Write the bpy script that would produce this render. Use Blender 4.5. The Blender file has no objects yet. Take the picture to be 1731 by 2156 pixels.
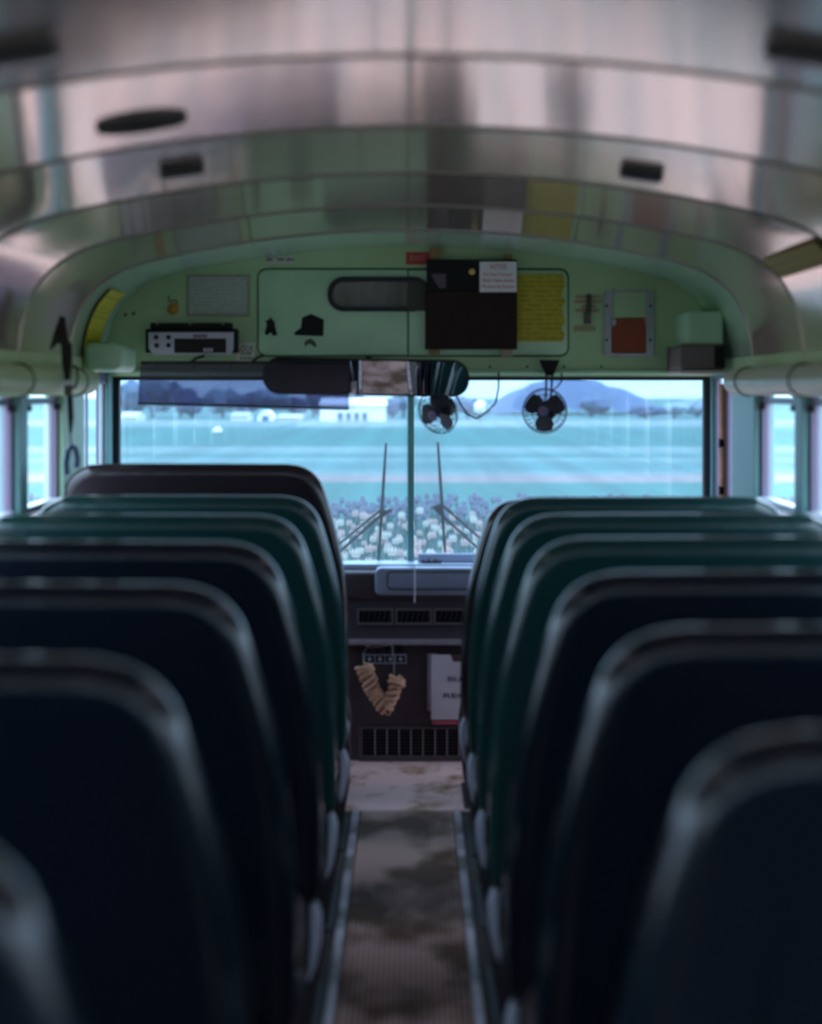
import bpy, bmesh, math, random
from mathutils import Vector, Matrix, noise as mnoise
random.seed(7)
scene = bpy.context.scene
C = scene.collection

# ------------------------------------------------------------------ camera
F = 3700.0                 # focal length in pixels of the 1731 x 2156 frame
CX, CY, CZ = 866.0, 820.0, 1.36
cam_d = bpy.data.cameras.new('camera')
cam = bpy.data.objects.new('camera', cam_d)
C.objects.link(cam)
cam.location = (0, 0, CZ)
cam.rotation_euler = (math.pi / 2, 0, 0)
cam_d.sensor_fit = 'VERTICAL'
cam_d.sensor_height = 70.0
cam_d.sensor_width = 56.2
cam_d.lens = F / 2156 * 70.0
cam_d.shift_y = -(1078 - CY) / 2156
cam_d.shift_x = (865.5 - CX) / 2156
cam_d.clip_start = 0.02
cam_d.clip_end = 3000
cam_d.dof.use_dof = True
cam_d.dof.focus_distance = 10.0
cam_d.dof.aperture_fstop = 3.9
scene.camera = cam

# ------------------------------------------------------------------ world (overcast sky)
world = bpy.data.worlds.new('overcast_sky')
scene.world = world
world.use_nodes = True
bg = world.node_tree.nodes['Background']
bg.inputs['Color'].default_value = (0.60, 0.79, 1.0, 1)
# standard overcast sky (CIE): brightness rises evenly from the horizon to three times as much overhead
_wt = world.node_tree
_tc = _wt.nodes.new('ShaderNodeTexCoord')
_sp = _wt.nodes.new('ShaderNodeSeparateXYZ'); _wt.links.new(_tc.outputs['Generated'], _sp.inputs[0])
_mx = _wt.nodes.new('ShaderNodeMath'); _mx.operation = 'MAXIMUM'; _mx.inputs[1].default_value = 0.0
_wt.links.new(_sp.outputs['Z'], _mx.inputs[0])
_ma = _wt.nodes.new('ShaderNodeMath'); _ma.operation = 'MULTIPLY_ADD'; _ma.inputs[1].default_value = 2.0; _ma.inputs[2].default_value = 1.0
_wt.links.new(_mx.outputs[0], _ma.inputs[0])
_wt.links.new(_ma.outputs[0], bg.inputs['Strength'])

scene.view_settings.view_transform = 'Standard'
scene.view_settings.look = 'None'
scene.view_settings.gamma = 1.0
scene.view_settings.use_curve_mapping = False
scene.view_settings.exposure = 1.95
scene.cycles.max_bounces = 10
scene.cycles.diffuse_bounces = 6
scene.cycles.transparent_max_bounces = 16
scene.cycles.sample_clamp_indirect = 6.0

# ------------------------------------------------------------------ materials
MATS = {}

def mat(name, col, rough=0.5, metal=0.0, spec=0.5, var=0.0, vscale=8.0, var_col=None,
        bump=0.0, bscale=60.0, stretch=None, alpha=None, coat=0.0):
    if name in MATS:
        return MATS[name]
    m = bpy.data.materials.new(name)
    m.use_nodes = True
    nt = m.node_tree
    b = nt.nodes['Principled BSDF']
    b.inputs['Base Color'].default_value = (*col, 1)
    b.inputs['Roughness'].default_value = rough
    b.inputs['Metallic'].default_value = metal
    b.inputs['Specular IOR Level'].default_value = spec
    b.inputs['Coat Weight'].default_value = coat
    tc = nt.nodes.new('ShaderNodeTexCoord')
    src = tc.outputs['Object']
    if stretch:
        mp = nt.nodes.new('ShaderNodeMapping')
        mp.inputs['Scale'].default_value = stretch
        nt.links.new(src, mp.inputs['Vector'])
        src = mp.outputs['Vector']
    if var > 0:
        n = nt.nodes.new('ShaderNodeTexNoise')
        n.inputs['Scale'].default_value = vscale
        n.inputs['Detail'].default_value = 5
        nt.links.new(src, n.inputs['Vector'])
        r = nt.nodes.new('ShaderNodeValToRGB')
        r.color_ramp.elements[0].position = 0.35
        r.color_ramp.elements[1].position = 0.7
        vc = var_col if var_col else tuple(c * 0.5 for c in col)
        mixed = tuple(c * (1 - var) + v * var for c, v in zip(col, vc))
        r.color_ramp.elements[0].color = (*mixed, 1)
        r.color_ramp.elements[1].color = (*col, 1)
        nt.links.new(n.outputs['Fac'], r.inputs['Fac'])
        nt.links.new(r.outputs['Color'], b.inputs['Base Color'])
    if bump > 0:
        n2 = nt.nodes.new('ShaderNodeTexNoise')
        n2.inputs['Scale'].default_value = bscale
        n2.inputs['Detail'].default_value = 3
        nt.links.new(src, n2.inputs['Vector'])
        bp = nt.nodes.new('ShaderNodeBump')
        bp.inputs['Strength'].default_value = bump
        bp.inputs['Distance'].default_value = 0.01
        nt.links.new(n2.outputs['Fac'], bp.inputs['Height'])
        nt.links.new(bp.outputs['Normal'], b.inputs['Normal'])
    MATS[name] = m
    return m


def glass_mat(name, tint=(0.95, 0.98, 1.0), dust_haze=0.04, gloss=0.06, dust_haze_col=(0.8, 0.85, 0.95)):
    m = bpy.data.materials.new(name)
    m.use_nodes = True
    nt = m.node_tree
    nt.nodes.remove(nt.nodes['Principled BSDF'])
    out = nt.nodes['Material Output']
    t = nt.nodes.new('ShaderNodeBsdfTransparent'); t.inputs['Color'].default_value = (*tint, 1)
    g = nt.nodes.new('ShaderNodeBsdfGlossy'); g.inputs['Roughness'].default_value = 0.03
    d = nt.nodes.new('ShaderNodeBsdfTranslucent'); d.inputs['Color'].default_value = (*dust_haze_col, 1)  # translucent dust layer, also veils the view outside in place of haze
    m1 = nt.nodes.new('ShaderNodeMixShader'); m1.inputs[0].default_value = gloss
    m2 = nt.nodes.new('ShaderNodeMixShader'); m2.inputs[0].default_value = dust_haze
    nt.links.new(t.outputs[0], m1.inputs[1]); nt.links.new(g.outputs[0], m1.inputs[2])
    nt.links.new(m1.outputs[0], m2.inputs[1]); nt.links.new(d.outputs[0], m2.inputs[2])
    nt.links.new(m2.outputs[0], out.inputs['Surface'])
    MATS[name] = m
    return m


def print_mat(name, paper, ink, lines=40.0, words=30.0, amount=0.5, rough=0.7):
    """paper with rows of print too small to read: broken dark lines across the sheet"""
    m = mat(name, paper, rough)
    nt = m.node_tree
    b = nt.nodes['Principled BSDF']
    tc = nt.nodes.new('ShaderNodeTexCoord')
    sx = nt.nodes.new('ShaderNodeSeparateXYZ'); nt.links.new(tc.outputs['Object'], sx.inputs[0])
    w = nt.nodes.new('ShaderNodeMath'); w.operation = 'MULTIPLY'; w.inputs[1].default_value = lines
    nt.links.new(sx.outputs['Z'], w.inputs[0])
    fr = nt.nodes.new('ShaderNodeMath'); fr.operation = 'FRACT'; nt.links.new(w.outputs[0], fr.inputs[0])
    gt = nt.nodes.new('ShaderNodeMath'); gt.operation = 'GREATER_THAN'; gt.inputs[1].default_value = 0.5
    nt.links.new(fr.outputs[0], gt.inputs[0])
    mp = nt.nodes.new('ShaderNodeMapping'); mp.inputs['Scale'].default_value = (words, 0, lines)
    nt.links.new(tc.outputs['Object'], mp.inputs['Vector'])
    n = nt.nodes.new('ShaderNodeTexNoise'); n.inputs['Scale'].default_value = 1.0
    nt.links.new(mp.outputs[0], n.inputs['Vector'])
    g2 = nt.nodes.new('ShaderNodeMath'); g2.operation = 'GREATER_THAN'; g2.inputs[1].default_value = 0.47
    nt.links.new(n.outputs['Fac'], g2.inputs[0])
    mu = nt.nodes.new('ShaderNodeMath'); mu.operation = 'MULTIPLY'
    nt.links.new(gt.outputs[0], mu.inputs[0]); nt.links.new(g2.outputs[0], mu.inputs[1])
    m3 = nt.nodes.new('ShaderNodeMath'); m3.operation = 'MULTIPLY'; m3.inputs[1].default_value = amount
    nt.links.new(mu.outputs[0], m3.inputs[0])
    mx = nt.nodes.new('ShaderNodeMix'); mx.data_type = 'RGBA'
    mx.inputs['A'].default_value = (*paper, 1); mx.inputs['B'].default_value = (*ink, 1)
    nt.links.new(m3.outputs[0], mx.inputs['Factor'])
    nt.links.new(mx.outputs['Result'], b.inputs['Base Color'])
    return m


MINT = mat('mint_paint', (0.42, 0.62, 0.36), 0.42, var=0.5, vscale=3.0, var_col=(0.30, 0.42, 0.18), bump=0.04, bscale=25)
MINT_D = mat('mint_door_paint', (0.43, 0.66, 0.44), 0.4, var=0.4, vscale=5.0, var_col=(0.22, 0.42, 0.28))
TEAL = mat('teal_pillar_paint', (0.16, 0.36, 0.36), 0.4, var=0.3, vscale=4)
SEAM = mat('panel_seam_dark', (0.05, 0.09, 0.04), 0.8)  # dark tone for joints, screws and small rings
CEIL = mat('ceiling_bare_sheet_metal', (0.96, 0.82, 0.72), 0.12, metal=0.85, bump=0.10, bscale=2.2, stretch=(1.0, 0.6, 1.0))
RIB = mat('ceiling_rib_metal', (0.34, 0.34, 0.29), 0.35, metal=0.6)
FRONTP = mat('front_roof_panel_mint', (0.52, 0.72, 0.54), 0.22, metal=0.45, var=0.3, vscale=3)
BLACK = mat('black_plastic', (0.008, 0.009, 0.010), 0.55, spec=0.2)
RUBBER = mat('black_rubber', (0.014, 0.015, 0.022), 0.7)
ALU = mat('worn_aluminium', (0.55, 0.55, 0.62), 0.38, metal=0.8)
SASH = mat('sash_frame_anodised', (0.16, 0.13, 0.20), 0.4, metal=0.4)
PLUM = mat('plum_black_dash_vinyl', (0.060, 0.038, 0.052), 0.55, var=0.4, vscale=14, var_col=(0.08, 0.06, 0.075), bump=0.15, bscale=220)
PLUM2 = mat('plum_grey_dash_plastic', (0.085, 0.062, 0.085), 0.5, var=0.4, vscale=20, var_col=(0.13, 0.10, 0.13))
LAV = mat('lavender_grey_dash_plastic', (0.30, 0.32, 0.46), 0.35, var=0.3, vscale=9, var_col=(0.2, 0.22, 0.33))
LEDGE = mat('dusty_dash_ledge', (0.40, 0.33, 0.40), 0.6, var=0.5, vscale=40, var_col=(0.2, 0.16, 0.2))
WHITE = mat('white_card', (0.75, 0.75, 0.78), 0.6)
VINYL_G = mat('dark_green_seat_vinyl', (0.008, 0.040, 0.040), 0.20, spec=0.45, coat=0.18, bump=0.06, bscale=180)
VINYL_N = mat('navy_seat_vinyl', (0.006, 0.010, 0.018), 0.20, spec=0.45, coat=0.18, bump=0.06, bscale=180)
VINYL_M = mat('maroon_black_seat_vinyl', (0.022, 0.015, 0.020), 0.20, spec=0.45, coat=0.18, bump=0.06, bscale=180)
LEGD = mat('dark_seat_leg_paint', (0.03, 0.028, 0.035), 0.4)
LEG = mat('pale_grey_seat_leg_paint', (0.50, 0.52, 0.64), 0.3, spec=0.6)
FLOORM = mat('dark_floor_rubber', (0.045, 0.028, 0.022), 0.7, var=0.6, vscale=6, var_col=(0.02, 0.012, 0.01))
GLASS = glass_mat('window_glass')
WGLASS = glass_mat('windshield_glass', (0.64, 0.73, 0.79), dust_haze=0.03, gloss=0.04)
VISOR = glass_mat('smoked_visor_acrylic', (0.46, 0.46, 0.55), dust_haze=0.05, gloss=0.07, dust_haze_col=(0.5, 0.4, 0.38))
MIRROR = mat('mirror_silver', (0.82, 0.82, 0.85), 0.02, metal=1.0)
RED = mat('red_ink', (0.55, 0.03, 0.03), 0.6)
DARKINK = mat('dark_ink', (0.03, 0.03, 0.04), 0.6)

# ------------------------------------------------------------------ geometry helpers
WLOC = {}


def P(px, py, d):
    """a point seen at photo pixel (px, py) at real depth d metres ahead of the lens"""
    return Vector(((px - CX) / F * d, d, CZ - (py - CY) / F * d))


def thing(name, loc, label=None, cat=None, group=None, kind=None):
    o = bpy.data.objects.new(name, None)
    o.empty_display_size = 0.05
    C.objects.link(o)
    o.location = loc
    WLOC[o] = Vector(loc)
    tag(o, label, cat, group, kind)
    return o


def tag(o, label=None, cat=None, group=None, kind=None):
    if label: o['label'] = label
    if cat: o['category'] = cat
    if group: o['group'] = group
    if kind: o['kind'] = kind
    return o


def put(name, verts, faces, material, parent=None, smooth=False, mats=None, midx=None):
    vs = [Vector(v) for v in verts]
    lo = Vector((min(v.x for v in vs), min(v.y for v in vs), min(v.z for v in vs)))
    hi = Vector((max(v.x for v in vs), max(v.y for v in vs), max(v.z for v in vs)))
    base = Vector(((lo.x + hi.x) / 2, (lo.y + hi.y) / 2, lo.z))
    me = bpy.data.meshes.new(name)
    me.from_pydata([tuple(v - base) for v in vs], [], faces)
    me.validate()
    bm = bmesh.new(); bm.from_mesh(me)
    bmesh.ops.recalc_face_normals(bm, faces=bm.faces)
    bm.to_mesh(me); bm.free()
    for m in (mats or [material]):
        me.materials.append(m)
    if midx:
        for p, k in zip(me.polygons, midx):
            p.material_index = k
    if smooth:
        me.polygons.foreach_set('use_smooth', [True] * len(me.polygons))
        try:
            me.set_sharp_from_angle(angle=math.radians(40))
        except Exception:
            pass
    o = bpy.data.objects.new(name, me)
    C.objects.link(o)
    o.location = base
    WLOC[o] = base
    if parent:
        o.parent = parent
        o.matrix_parent_inverse = Matrix.Translation(-WLOC[parent])
    return o


class MB:
    """collects vertices and faces of one piece"""
    def __init__(self):
        self.v, self.f = [], []

    def add(self, vs, fs):
        k = len(self.v)
        self.v += [Vector(v) for v in vs]
        self.f += [[i + k for i in f] for f in fs]
        return self

    def box(self, x0, x1, y0, y1, z0, z1, bev=0.0):
        if bev <= 0:
            return self.add([(x0, y0, z0), (x1, y0, z0), (x1, y1, z0), (x0, y1, z0), (x0, y0, z1), (x1, y0, z1), (x1, y1, z1), (x0, y1, z1)],
                            [(0, 3, 2, 1), (4, 5, 6, 7), (0, 1, 5, 4), (1, 2, 6, 5), (2, 3, 7, 6), (3, 0, 4, 7)])
        bm = bmesh.new()
        bmesh.ops.create_cube(bm, size=1)
        for v in bm.verts:
            v.co = Vector(((x0 + x1) / 2 + v.co.x * (x1 - x0), (y0 + y1) / 2 + v.co.y * (y1 - y0), (z0 + z1) / 2 + v.co.z * (z1 - z0)))
        bmesh.ops.bevel(bm, geom=list(bm.edges), offset=bev, segments=3, affect='EDGES', profile=0.5)
        bm.verts.index_update()
        self.add([v.co.copy() for v in bm.verts], [[v.index for v in f.verts] for f in bm.faces])
        bm.free()
        return self

    def prism(self, pts, y0, y1, bev=0.0):
        """outline of (x, z) extruded from y0 (facing the rear) to y1; optional soft rear edge"""
        n = len(pts)
        rings = []
        if bev > 0:
            rings = [(bev, y0), (bev * 0.3, y0 + bev * 0.3), (0, y0 + bev), (0, y1)]
        else:
            rings = [(0, y0), (0, y1)]
        vs = []
        for ins, y in rings:
            for q in (inset(pts, ins) if ins else pts):
                vs.append((q[0], y, q[1]))
        fs = [list(range(n))]
        for r in range(len(rings) - 1):
            for i in range(n):
                j = (i + 1) % n
                fs.append([r * n + i, r * n + j, (r + 1) * n + j, (r + 1) * n + i])
        fs.append([(len(rings) - 1) * n + i for i in reversed(range(n))])
        return self.add(vs, fs)

    def frame(self, outer, inner, y0, y1):
        """a ring between two outlines of equal count"""
        n = len(outer)
        vs = [(p[0], y0, p[1]) for p in outer] + [(p[0], y0, p[1]) for p in inner] + [(p[0], y1, p[1]) for p in outer] + [(p[0], y1, p[1]) for p in inner]
        fs = []
        for i in range(n):
            j = (i + 1) % n
            fs += [[i, j, n + j, n + i], [2 * n + i, 2 * n + j, 3 * n + j, 3 * n + i], [i, j, 2 * n + j, 2 * n + i], [n + i, n + j, 3 * n + j, 3 * n + i]]
        return self.add(vs, fs)

    def tube(self, pts, r, seg=8, closed=False, radii=None):
        pts = [Vector(p) for p in pts]
        n = len(pts)
        up = None
        rings = []
        for i, p in enumerate(pts):
            if closed:
                t = (pts[(i + 1) % n] - pts[i - 1]).normalized()
            else:
                t = (pts[min(i + 1, n - 1)] - pts[max(i - 1, 0)]).normalized()
            if up is None:
                up = t.orthogonal().normalized()
            else:
                up = (up - t * up.dot(t))
                if up.length < 1e-6: up = t.orthogonal()
                up.normalize()
            s = t.cross(up)
            rr = radii[i] if radii else r
            rings.append([p + (up * math.cos(a) + s * math.sin(a)) * rr for a in [2 * math.pi * k / seg for k in range(seg)]])
        vs = [v for ring in rings for v in ring]
        fs = []
        m = n if closed else n - 1
        for i in range(m):
            i2 = (i + 1) % n
            for k in range(seg):
                k2 = (k + 1) % seg
                fs.append([i * seg + k, i * seg + k2, i2 * seg + k2, i2 * seg + k])
        if not closed:
            fs.append(list(range(seg))[::-1]); fs.append([(n - 1) * seg + k for k in range(seg)])
        return self.add(vs, fs)

    def lathe(self, prof, seg=20, M=Matrix.Identity(4)):
        """profile of (radius, height) about local Z, placed by matrix M"""
        vs, fs = [], []
        for r, h in prof:
            for k in range(seg):
                a = 2 * math.pi * k / seg
                vs.append(M @ Vector((r * math.cos(a), r * math.sin(a), h)))
        for i in range(len(prof) - 1):
            for k in range(seg):
                k2 = (k + 1) % seg
                fs.append([i * seg + k, i * seg + k2, (i + 1) * seg + k2, (i + 1) * seg + k])
        fs.append(list(range(seg))[::-1]); fs.append([(len(prof) - 1) * seg + k for k in range(seg)])
        return self.add(vs, fs)

    def move(self, M):
        self.v = [M @ v for v in self.v]
        return self

    def build(self, name, material, parent=None, smooth=False, kind=None):
        o = put(name, self.v, self.f, material, parent, smooth)
        if kind: o['kind'] = kind
        return o


def inset(pts, d):
    """shift a closed outline inward by d along its vertex normals"""
    n = len(pts)
    area = sum(pts[i][0] * pts[(i + 1) % n][1] - pts[(i + 1) % n][0] * pts[i][1] for i in range(n))
    s = 1 if area > 0 else -1
    out = []
    for i in range(n):
        a, b, c = Vector(pts[i - 1]), Vector(pts[i]), Vector(pts[(i + 1) % n])
        e1 = (b - a); e2 = (c - b)
        if e1.length < 1e-9 or e2.length < 1e-9:
            e1 = e2 = c - a
        e1.normalize(); e2.normalize()
        n1 = Vector((-e1.y, e1.x)) * s; n2 = Vector((-e2.y, e2.x)) * s
        nn = (n1 + n2)
        if nn.length < 1e-6: nn = n1
        nn.normalize()
        k = max(nn.dot(n1), 0.4)
        out.append(tuple(b + nn * d / k))
    return out


def rrect(x0, x1, z0, z1, r, seg=6):
    pts = []
    for cx, cz, a0 in ((x1 - r, z1 - r, 0), (x0 + r, z1 - r, 90), (x0 + r, z0 + r, 180), (x1 - r, z0 + r, 270)):
        for k in range(seg + 1):
            a = math.radians(a0 + 90 * k / seg)
            pts.append((cx + r * math.cos(a), cz + r * math.sin(a)))
    return pts


def text(name, body, size, x, y, z, material, parent, width=None):
    cu = bpy.data.curves.new('t', 'FONT')
    cu.body = body; cu.size = size; cu.align_x = 'CENTER'; cu.align_y = 'CENTER'
    cu.extrude = 0.0004
    cu.resolution_u = 2
    to = bpy.data.objects.new('t', cu)
    C.objects.link(to)
    dg = bpy.context.evaluated_depsgraph_get()
    me = to.evaluated_get(dg).to_mesh()
    vs = [v.co.copy() for v in me.vertices]
    fs = [list(p.vertices) for p in me.polygons]
    to.evaluated_get(dg).to_mesh_clear()
    bpy.data.objects.remove(to)
    w = max(v.x for v in vs) - min(v.x for v in vs)
    k = (width / w) if width else 1.0
    return put(name, [(x + v.x * k, y + v.z, z + v.y) for v in vs], fs, material, parent)


def rect_px(x0, y0, x1, y1, d):
    a, b = P(x0, y1, d), P(x1, y0, d)
    return a.x, b.x, a.z, b.z


# ================================================================== THE BUS SHELL
XW = 1.13          # inner half width
YR, YF = -1.25, 6.50
PILLARS = [5.81 - 0.757 * k for k in range(10)]


def roof_profile(n=15):
    """half profile from the crown to the wall, (x, z)"""
    pts = []
    for i in range(n):
        x = 0.85 * i / (n - 1)
        pts.append((x, 1.888 - x * x / 7.3))
    p0, p1, p2, p3 = Vector((0.85, 1.789)), Vector((1.03, 1.747)), Vector((1.13, 1.66)), Vector((1.13, 1.42))
    for i in range(1, 13):
        t = i / 12
        q = p0 * (1 - t) ** 3 + p1 * 3 * t * (1 - t) ** 2 + p2 * 3 * t * t * (1 - t) + p3 * t ** 3
        pts.append((q.x, q.y))
    return pts


HALF = roof_profile()
PROFILE = [(-x, z) for x, z in reversed(HALF)] + HALF[1:]


def roof_z(x):
    x = abs(x)
    for (x0, z0), (x1, z1) in zip(HALF, HALF[1:]):
        if x0 <= x <= x1:
            return z0 + (z1 - z0) * (x - x0) / max(x1 - x0, 1e-6)
    return HALF[-1][1]


def shell(y0, y1, off0, off1, thick, lo=0, hi=None):
    prof = PROFILE[lo:hi]
    n = len(prof)
    nor = []
    for i in range(n):
        a, b = Vector(prof[max(i - 1, 0)]), Vector(prof[min(i + 1, n - 1)])
        t = (b - a).normalized()
        nor.append(Vector((-t.y, t.x)))
    vs, fs = [], []
    for y, off in ((y0, off0), (y1, off1)):
        for k in (0, 1):
            for q, nn in zip(prof, nor):
                r = Vector(q) + nn * (off + (thick if k else 0))
                vs.append((r.x, y, r.y))
    for i in range(n - 1):
        fs.append([i, i + 1, 2 * n + i + 1, 2 * n + i])
        fs.append([n + i, n + i + 1, 3 * n + i + 1, 3 * n + i])
        fs.append([i, i + 1, n + i + 1, n + i])
        fs.append([2 * n + i, 2 * n + i + 1, 3 * n + i + 1, 3 * n + i])
    fs.append([0, n, 3 * n, 2 * n]); fs.append([n - 1, 2 * n - 1, 4 * n - 1, 3 * n - 1])
    return vs, fs


def sheet(ys, offs, thick):
    n = len(PROFILE)
    nor = []
    for i in range(n):
        t = (Vector(PROFILE[min(i + 1, n - 1)]) - Vector(PROFILE[max(i - 1, 0)])).normalized()
        nor.append(Vector((-t.y, t.x)))
    vs, fs = [], []
    for k in (0, 1):
        for y, off in zip(ys, offs):
            for q, nn in zip(PROFILE, nor):
                r = Vector(q) + nn * (off + thick * k)
                vs.append((r.x, y, r.y))
    m = len(ys)
    for k in (0, 1):
        for j in range(m - 1):
            for i in range(n - 1):
                q = k * n * m + j * n + i
                fs.append([q, q + 1, q + n + 1, q + n])
    for j in range(m - 1):
        for e in (0, n - 1):
            q = j * n + e
            fs.append([q, q + n, q + n + n * m, q + n * m])
    for j in (0, m - 1):
        for i in range(n - 1):
            q = j * n + i
            fs.append([q, q + 1, q + 1 + n * m, q + n * m])
    return vs, fs


v, f = shell(YR - 0.05, YF + 0.12, 0.02, 0.02, 0.03)
ceiling = tag(put('ceiling', v, f, RIB, smooth=True), kind='structure')
seams = [YF + 0.04, 5.81, 5.05, 4.29, 3.535, 2.78, 2.02, 1.265, 0.51, -0.25, YR]
for a, b in zip(seams, seams[1:]):
    # sheets are drawn tight over the roof bows and arch a few millimetres between them
    mb = MB()
    N = 8
    y_ = [b - 0.012 + (a - b + 0.012) * k / N for k in range(N + 1)]
    o_ = [0.004 * (1 - k / N) + 0.0025 * 4 * (k / N) * (1 - k / N) for k in range(N + 1)]
    mb.add(*sheet(y_, o_, 0.003))
    mb.build('ceiling_panel', FRONTP if a > 6 else CEIL, ceiling, smooth=True)
# rolled edge bead and its row of rivets along every seam
for s in seams[1:-1]:
    mb = MB()
    mb.tube([(x, s - 0.004, z - 0.001) for x, z in PROFILE], 0.0035, 6)
    mb.build('seam_bead', RIB, ceiling, smooth=True)
    mb = MB()
    for i in range(-26, 27):
        x = i * 0.037
        for dy in (-0.022,):
            mb.lathe([(0.006, 0.0), (0.0055, -0.002), (0.003, -0.0035)], 6, Matrix.Translation((x, s + dy, roof_z(x) + 0.003)))
    mb.build('rivet_row', RIB, ceiling, kind='stuff')

# ---- floor
fl = MB().box(-1.2, 1.2, YR - 0.05, 5.66, -0.05, 0.0).build('floor', FLOORM)
tag(fl, kind='structure')


def dirt_floor(name, base, dirt, scale, lo, hi, rough=0.75):
    m = mat(name, base, rough)
    nt = m.node_tree; b = nt.nodes['Principled BSDF']
    tc = nt.nodes.new('ShaderNodeTexCoord')
    n = nt.nodes.new('ShaderNodeTexNoise'); n.inputs['Scale'].default_value = scale; n.inputs['Detail'].default_value = 6
    mp = nt.nodes.new('ShaderNodeMapping'); mp.inputs['Scale'].default_value = (1.3, 0.8, 1)
    nt.links.new(tc.outputs['Object'], mp.inputs['Vector']); nt.links.new(mp.outputs[0], n.inputs['Vector'])
    r = nt.nodes.new('ShaderNodeValToRGB')
    r.color_ramp.elements[0].position = lo; r.color_ramp.elements[0].color = (*base, 1)
    r.color_ramp.elements[1].position = hi; r.color_ramp.elements[1].color = (*dirt, 1)
    nt.links.new(n.outputs['Fac'], r.inputs['Fac']); nt.links.new(r.outputs['Color'], b.inputs['Base Color'])
    n2 = nt.nodes.new('ShaderNodeTexNoise'); n2.inputs['Scale'].default_value = 90; n2.inputs['Detail'].default_value = 4
    nt.links.new(tc.outputs['Object'], n2.inputs['Vector'])
    bp = nt.nodes.new('ShaderNodeBump'); bp.inputs['Strength'].default_value = 0.4; bp.inputs['Distance'].default_value = 0.004
    nt.links.new(n2.outputs['Fac'], bp.inputs['Height']); nt.links.new(bp.outputs['Normal'], b.inputs['Normal'])
    return m


FRONT_FLOOR = dirt_floor('dusty_front_floor', (0.92, 0.58, 0.56), (0.36, 0.17, 0.08), 9.0, 0.50, 0.72)
AISLE = dirt_floor('muddy_aisle_mat', (0.34, 0.19, 0.15), (0.085, 0.030, 0.007), 3.6, 0.42, 0.56)
RIBM = dirt_floor('muddy_aisle_rib', (0.70, 0.45, 0.40), (0.15, 0.056, 0.015), 3.6, 0.44, 0.60)
STRIP = dirt_floor('scuffed_aisle_strip', (0.54, 0.46, 0.54), (0.08, 0.04, 0.02), 4.2, 0.45, 0.60, 0.4)
ff = MB().box(-1.2, 1.2, 5.66, 6.56, -0.05, 0.004).build('floor_front_plate', FRONT_FLOOR)
tag(ff, kind='structure')
am = MB().box(-0.19, 0.16, YR, 5.655, 0.0, 0.004).build('aisle_mat', AISLE, fl)
rb = MB()
for i in range(23):
    x = -0.155 + i * 0.0125
    rb.box(x, x + 0.006, YR, 5.65, 0.004, 0.0085)
rb.build('mat_ribs', RIBM, fl, kind='stuff')
tag(MB().box(-0.189, -0.167, YR, 5.655, 0.004, 0.010, 0.002).build('trim_1', STRIP), kind='structure')
tag(MB().box(0.136, 0.158, YR, 5.655, 0.004, 0.010, 0.002).build('trim_2', STRIP), kind='structure')

# ---- side walls, pillars, rails and windows
Z_SILL, Z_HEAD = 0.76, 1.345


def side_wall(sx, name, base_no):
    w = tag(MB().box(*sorted((sx * XW, sx * (XW + 0.06))), YR, 6.05 if sx > 0 else 6.56, 0.0, Z_SILL).build(name, TEAL), kind='structure')
    MB().box(*sorted((sx * (XW - 0.004), sx * (XW + 0.06))), YR, 6.56, Z_HEAD + 0.075, 1.47).build('header_panel', MINT, w)
    MB().box(*sorted((sx * (XW - 0.012), sx * (XW + 0.05))), YR, 6.10, Z_HEAD, Z_HEAD + 0.075).build('window_header', MINT, w)
    # sill ledge
    MB().box(*sorted((sx * (XW - 0.03), sx * (XW + 0.05))), YR, 5.72, Z_SILL, Z_SILL + 0.03, 0.006).build('sill_ledge', ALU, w)
    for k, yp in enumerate(PILLARS):
        if k == 0:
            y0, y1 = (5.70, 6.10) if sx > 0 else (5.64, 5.98)
        else:
            y0, y1 = yp - 0.05, yp + 0.05
        MB().box(*sorted((sx * (XW - 0.018), sx * (XW + 0.05))), y0, y1, Z_SILL, Z_HEAD + 0.08, 0.006).build('pillar', TEAL if sx > 0 else MINT_D if k == 0 else TEAL, w)
    # windows between the pillars
    for k in range(9):
        y1 = (5.70 if sx > 0 else 5.64) if k == 0 else PILLARS[k] - 0.05
        y0 = PILLARS[k + 1] + 0.05
        wn = thing('window_%d' % (base_no + k), (sx * XW, (y0 + y1) / 2, Z_SILL + 0.03), kind='structure')
        x0, x1 = sorted((sx * (XW + 0.005), sx * (XW + 0.03)))
        zb, zt, zm = Z_SILL + 0.03, Z_HEAD, 1.015
        MB().box(x0, x1, y0, y0 + 0.022, zb, zt).build('sash_stile', SASH, wn)
        MB().box(x0, x1, y1 - 0.022, y1, zb, zt).build('sash_stile', SASH, wn)
        MB().box(x0, x1, y0 + 0.022, y1 - 0.022, zt - 0.03, zt - 0.012).build('top_rail', SASH, wn)
        xi0, xi1 = sorted((sx * (XW - 0.012), sx * (XW + 0.03)))
        MB().box(xi0, xi1, y0 + 0.022, y1 - 0.022, zm - 0.022, zm, 0.004).build('meeting_rail', ALU, wn)
        MB().box(x0, x1, y0 + 0.022, y1 - 0.022, zb, zb + 0.02).build('bottom_rail', SASH, wn)
        xm = sx * (XW + 0.018)
        MB().box(*sorted((xm - 0.002, xm + 0.002)), y0 + 0.022, y1 - 0.022, zm, zt - 0.03).build('glass_pane', GLASS, wn)
        MB().box(*sorted((xm + 0.004, xm + 0.008)), y0 + 0.022, y1 - 0.022, zb + 0.02, zm - 0.022).build('glass_pane', GLASS, wn)
        # latches in the upper corners
        for yy in (y0 + 0.05, y1 - 0.05):
            MB().box(*sorted((sx * (XW - 0.015), sx * (XW + 0.005))), yy - 0.018, yy + 0.018, zt - 0.05, zt - 0.03, 0.004).build('latch', BLACK, wn)
    return w


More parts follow.
